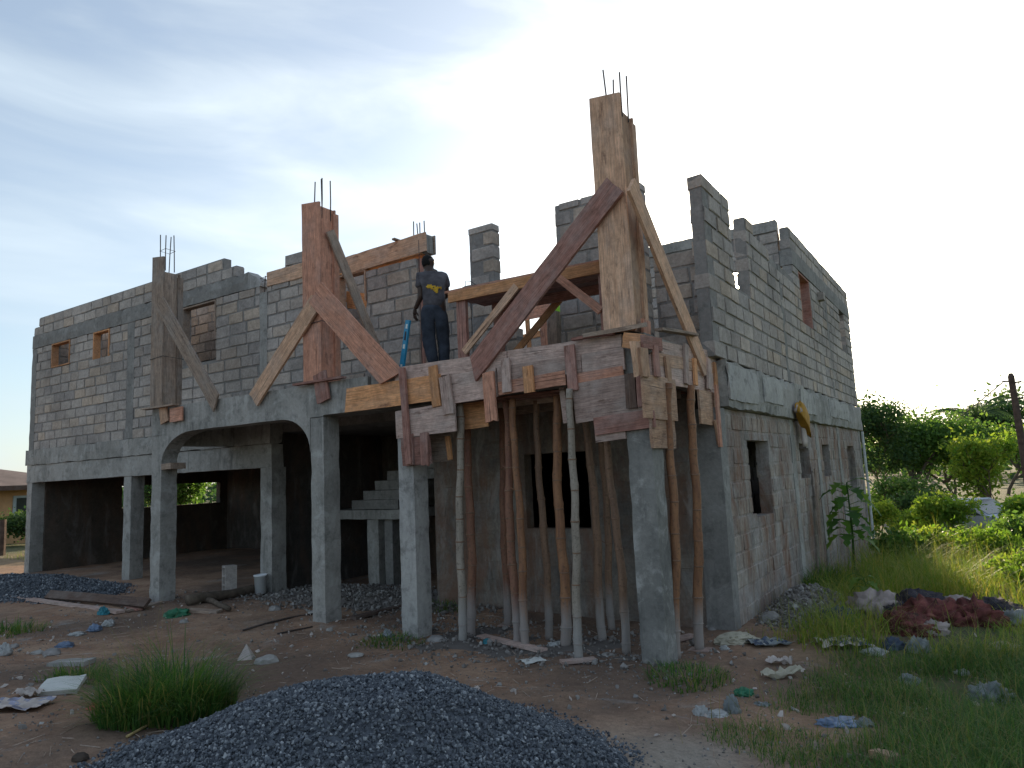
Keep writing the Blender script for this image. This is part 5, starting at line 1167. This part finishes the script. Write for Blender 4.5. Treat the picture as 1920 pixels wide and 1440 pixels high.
gboard('loose_plank', 'brown plank on the dirt between the two columns', (662, 1163), (760, 1140), .12, .04, 'wood_dark'); gboard('loose_plank', 'pale plank lying flat among the bamboo feet', (902, 1196), (1018, 1224), .13, .03, 'wood_grey'); gboard('loose_plank', 'broken pale plank under the light grey bamboo prop', (1052, 1246), (1116, 1240), .10, .03, 'wood_grey')
gboard('loose_plank', 'short plank between corner column and house wall', (1262, 1205), (1300, 1195), .12, .03, 'wood_grey'); gpole('bamboo_stick', 'thin straw-coloured stick lying on the gravel edge', (238, 1384), (326, 1334), .010, 'straw', 'stick'); gboard('wood_chunk', 'short brown wood offcut on the sandy track', (1638, 1423), (1682, 1436), .08, .05, 'wood_tan', cat='offcut')
# stones
for lb, px, w, h, m_ in (('pale flat stone beside the litter left of the yard', (70, 1226), 24, 9, 'stone_pale'), ('grey stone next to the pale flat one', (97, 1228), 34, 16, 'stone'), ('small grey stone at the yard edge', (27, 1213), 18, 10, 'stone'), ('light grey stone near the paper scrap', (500, 1243), 46, 20, 'stone_pale'), ('small stone on the dirt before the free-standing column', (516, 1145), 24, 14, 'stone'), ('white rock chip at the column foot', (588, 1150), 24, 7, 'stone_pale'), ('round stone by the foot of the free-standing column', (618, 1183), 14, 9, 'stone_pale'), ('flat grey slab of mortar by the pale column foot', (818, 1202), 42, 14, 'stone'), ('thin pale mortar slab on the dirt in front of the props', (668, 1230), 34, 8, 'stone_pale'), ('rounded grey rock by the right wall foot', (1445, 1166), 42, 26, 'stone'), ('pale rock in the rubble under the stairs', (548, 1103), 16, 12, 'stone_pale'), ('grey rock in the rubble by the stair post', (712, 1116), 26, 14, 'stone'), ('dark root clump lying on the orange dirt', (150, 1425), 32, 16, 'soil_dark'), ('grey rock at the edge of the track', (1335, 1182), 14, 9, 'stone'), ('small pale stone under the props', (1140, 1228), 26, 6, 'stone_pale'), ('half-buried stone near the green bag', (345, 1168), 18, 9, 'stone')):
    lump('rock', lb, 'rock', px, w, h, m_, .75, .3, .12, 'stones lying in the yard', sub=2)
lump('soil_mound', 'dark soil mound with weeds beyond the grass', 'mound', (1815, 1046), 110, 34, 'soil_dark', .8, .3, .2); lump('soil_mound', 'small brown earth mound with dry stalks', 'mound', (1765, 1068), 50, 24, 'soil_dark', .8, .35, .3)
# litter
for nm, lb, px, w, h, m_ in (
  ('plastic_bag', 'small white bag lying near the dark rod at the yard edge', (203, 1173), 18, 12, 'plastic_white'), ('plastic_bag', 'pale blue crumpled wrapper on the dirt', (178, 1182), 22, 11, 'plastic_blue'), ('plastic_bag', 'white-blue round wrapper on the bare dirt', (121, 1213), 25, 9, 'plastic_blue'), ('plastic_bag', 'whitish strip of plastic beside the pale blue wrapper', (145, 1190), 24, 5, 'plastic_white'),
  ('plastic_bag', 'white bag scrap at the far edge of the yard litter', (6, 1228), 22, 22, 'plastic_white'), ('plastic_bag', 'green and white bag at the foot of the arch column', (332, 1155), 36, 14, 'plastic_green'), ('plastic_bag', 'teal bag caught by the long pale plank', (194, 1153), 16, 14, 'plastic_teal'), ('plastic_bag', 'small red wrapper beside the grass clump', (182, 1328), 28, 10, 'plastic_red'),
  ('plastic_bag', 'pale blue bag in the low grass by the pale column', (727, 1194), 16, 13, 'plastic_clear'), ('plastic_bag', 'white scrap under the bamboo props', (1043, 1212), 26, 9, 'plastic_white'), ('plastic_bag', 'small white scrap before the beige sack', (1358, 1218), 14, 8, 'plastic_white'),
  ('plastic_bag', 'dark navy bag in the grass right of the wall', (1571, 1170), 48, 34, 'rag_blue'), ('plastic_bag', 'white torn bag in the litter line', (1638, 1226), 34, 12, 'plastic_white'), ('plastic_bag', 'dark bluish bag half hidden in grass', (1676, 1218), 32, 20, 'rag_blue'), ('plastic_bag', 'translucent bluish bag standing in the grass', (1722, 1222), 34, 28, 'plastic_clear'),
  ('plastic_bag', 'green bottle-like bag in the grass by the track', (1394, 1304), 30, 14, 'plastic_green'), ('plastic_bag', 'crumpled white bag, first of three lumps at the track edge', (1314, 1340), 22, 18, 'plastic_white'), ('plastic_bag', 'flattened white bag between two lumps at the track edge', (1343, 1342), 34, 10, 'plastic_white'), ('plastic_bag', 'upright pale bag ending the three lumps at the track edge', (1374, 1336), 24, 30, 'plastic_clear'),
  ('plastic_bag', 'bright blue flattened plastic bottle at the grass edge', (1572, 1360), 60, 11, 'plastic_blue'), ('plastic_bag', 'pale blue wad beside the blue bottle', (1622, 1362), 26, 15, 'plastic_clear'), ('plastic_bag', 'clear white bag among tall grass', (1704, 1280), 30, 16, 'plastic_clear'), ('plastic_bag', 'large clear crumpled bag deep in the grass', (1855, 1312), 56, 32, 'plastic_clear'), ('plastic_bag', 'small white tag in the grass', (1804, 1264), 22, 9, 'plastic_white'),
  ('plastic_bag', 'cream wrapper in the dry grass', (1884, 1216), 40, 12, 'bag_beige'), ('plastic_bag', 'white scrap at the lower track corner', (1888, 1439), 26, 10, 'plastic_white'), ('plastic_bag', 'pale scrap half buried in grass', (1428, 1322), 24, 6, 'plastic_clear'), ('plastic_bag', 'teal bundled tarp on the plot', (1862, 1078), 36, 22, 'plastic_teal'), ('plastic_bag', 'blue and white bundle beside the teal tarp', (1902, 1078), 44, 30, 'plastic_blue'), ('plastic_bag', 'white wrapper at the end of the rag heap', (1897, 1168), 44, 26, 'plastic_clear'), ('plastic_bag', 'green scrap in low grass by the columns', (1700, 1330), 16, 6, 'plastic_green'), ('plastic_bag', 'small blue can lid between the bamboo feet', (914, 1206), 16, 8, 'plastic_teal')):
    lump(nm, lb, 'litter', px, w, h, m_, .8, .5, .9, 'plastic litter in the yard')
for k, (lb, px, w, h, m_) in enumerate((('dark red rag at the near end of the rag heap', (1705, 1185), 62, 26, 'rag_red'), ('maroon crumpled rag in the middle of the heap', (1752, 1165), 80, 32, 'rag_red'), ('blackish red rag at the back of the heap', (1728, 1142), 70, 24, 'rag_dark'), ('deep red rag beside the grey box', (1826, 1168), 60, 30, 'rag_red'), ('pinkish pale rag on top of the heap', (1790, 1142), 52, 18, 'cloth_pale'), ('brownish rag trailing off the heap', (1862, 1150), 52, 20, 'rag_dark'), ('light brown rag at the front of the heap', (1750, 1187), 34, 16, 'cloth_pale'), ('dark rag between heap and grass', (1680, 1160), 40, 22, 'rag_dark'), ('pale pink cloth hung up in the weeds by the navy bag', (1645, 1153), 56, 32, 'cloth_pale'))):
    lump('rag', lb, 'rag', px, w * 1.25, h * 1.35, m_, .9, .6, 1.0, 'heap of discarded rags')
lump('sack', 'beige crumpled cement sack at the house corner', 'sack', (1378, 1204), 78, 22, 'bag_beige', .5, .3, .35); lump('cardboard_box', 'bluish grey crushed box in the rag heap', 'box', (1786, 1170), 36, 32, 'plastic_clear', .9, .18, .1)
lump('cloth_bundle', 'dark purple cloth bundle lying on the slab edge', 'cloth', (1018, 650), 50, 16, 'rag_dark', .6, .3, .3, base=Vector((PY(1018, 655, 7.6).x, 7.6, 3.44)))
lump('cement_bag', 'empty pale bag on the slab near the corner form', 'bag', (1345, 660), 40, 10, 'paper', .6, .4, .4, base=Vector((-2.95, 8.6, 3.42)))
sheet('paper_sheet', 'large crumpled paper sheet with dark print lying on the dirt', 'paper', (34, 1326), 105, .42, 'paper', .05, 'paper_print', .2); sheet('paper_sheet', 'folded cream paper flap behind the large sheet', 'paper', (52, 1306), 52, .16, 'paper', .06, None, -.5)
sheet('plastic_sheet', 'colourful torn plastic sheet in the litter line', 'plastic', (1582, 1210), 88, .34, 'paper', .06, 'rag_blue', -.1); sheet('paper_sheet', 'curled cream wrapper on bare dirt near the wall', 'paper', (1462, 1246), 44, .12, 'paper', .06, None, -.5); sheet('paper_sheet', 'long brownish wrapper at the edge of the grass', 'paper', (1465, 1270), 70, .13, 'bag_beige', .07, None, .1)
sheet('paper_sheet', 'flat white scrap on the lime-splashed ground', 'paper', (1000, 1240), 40, .2, 'foam_white', .01, None, .3); sheet('plastic_sheet', 'grey plastic sheet crumpled by the beige sack', 'plastic', (1440, 1210), 70, .3, 'plastic_clear', .05, 'rag_blue', 0.2)
c = GP(116, 1300); V, F = rough_box(-.17, .17, -.11, .11, 0, .05, .004, .06, .02); o = add('foam_slab', V, F, 'foam_white', None, Matrix.Translation(c + Vector((0, 0, .05))) @ Matrix.Rotation(.75, 4, 'Z') @ Matrix.Rotation(.38, 4, 'X')); tag(o, 'white foam slab tilted on the orange dirt', 'foam')
c = GP(133, 1246); V, F = rough_box(-.22, .22, -.1, .1, 0, .05, .004, .08, .02); o = add('foam_slab', V, F, 'stone_pale', None, Matrix.Translation(c) @ Matrix.Rotation(.5, 4, 'Z')); tag(o, 'greyish board lying flat behind the low grass clump', 'slab')
c = GP(462, 1236); MBt = MB().put([(-.09, -.05, 0), (.09, -.05, 0), (.0, .0, .17), (-.07, .07, 0), (.08, .08, 0), (0.0, .012, .165)], [(0, 1, 2), (4, 3, 5), (0, 2, 5, 3), (1, 4, 5, 2)]); o = MBt.build('paper_scrap', 'paper', None, Matrix.Translation(c) @ Matrix.Rotation(.6, 4, 'Z')); tag(o, 'cream paper scrap folded like a small tent', 'paper')
# standing hollow block and bucket on the floor slab
c = PZ(430, 1114, .10); cb_ = thing('concrete_block', 'single hollow concrete block standing on end on the room floor', 'block', c, None, math.radians(72)); W_ = WM[cb_]
hb = MB(); hb.box(-.1, .1, -.1, -.072, 0, .5); hb.box(-.1, .1, .072, .1, 0, .5)
for z0, z1 in ((0, .035), (.155, .185), (.31, .34), (.465, .5)): hb.box(-.098, .098, -.0719, .0719, z0, z1)
hb.box(.075, .097, -.0718, .0718, .01, .49); hb.build('shell', 'block', cb_, W_)
c = PY(489, 1102, 8.36); c.z = .10; bk = thing('white_bucket', 'small white plastic bucket beside the inner column', 'bucket', c)
MB().lathe([(0, 0), (.095, 0), (.115, .30), (.125, .30), (.125, .325), (.11, .325), (.09, .02), (0, .02)], 20, c).build('tub', 'bucket_white', bk, None, True)
MB().tube([c + Vector((.12 * math.cos(a), .02, .31 - .10 * math.sin(a) * .6)) for a in [math.pi * i / 8 for i in range(9)]], [.004] * 9, 5).build('handle', 'wire', bk)
# bag hung on the right wall
c = PX(1507, 790, -2.62); SEED[0] += 1; hbag = thing('hanging_bag', 'orange-yellow bag hanging from the slab edge of the right wall', 'bag', c)
V, F = lump_mesh(.10, .42, .26, 3, .3, 3, .3); add('bag', [Vector((v.x * .6, v.y, v.z)) for v in V], F, 'bag_yellow', hbag, Matrix.Translation(c) @ Matrix.Rotation(-.45, 4, 'X'), True)
V, F = lump_mesh(.06, .16, .12, 5, .4, 2, .3); add('knot', V, F, 'cloth_pale', hbag, Matrix.Translation(PX(1496, 771, -2.64)), True); V, F = lump_mesh(.04, .10, .34, 6, .3, 2, .3); add('tail', V, F, 'paper', hbag, Matrix.Translation(PX(1509, 828, -2.66)), True)
# plumb line beside the worker
a_ = PY(789, 590, 7.9); tag(MB().tube([Vector((a_.x, a_.y, 3.42)), Vector((a_.x, a_.y, 5.5))], [.005, .005], 5).build('mason_line', 'wire'), 'taut mason line standing upright beside the worker', 'line')
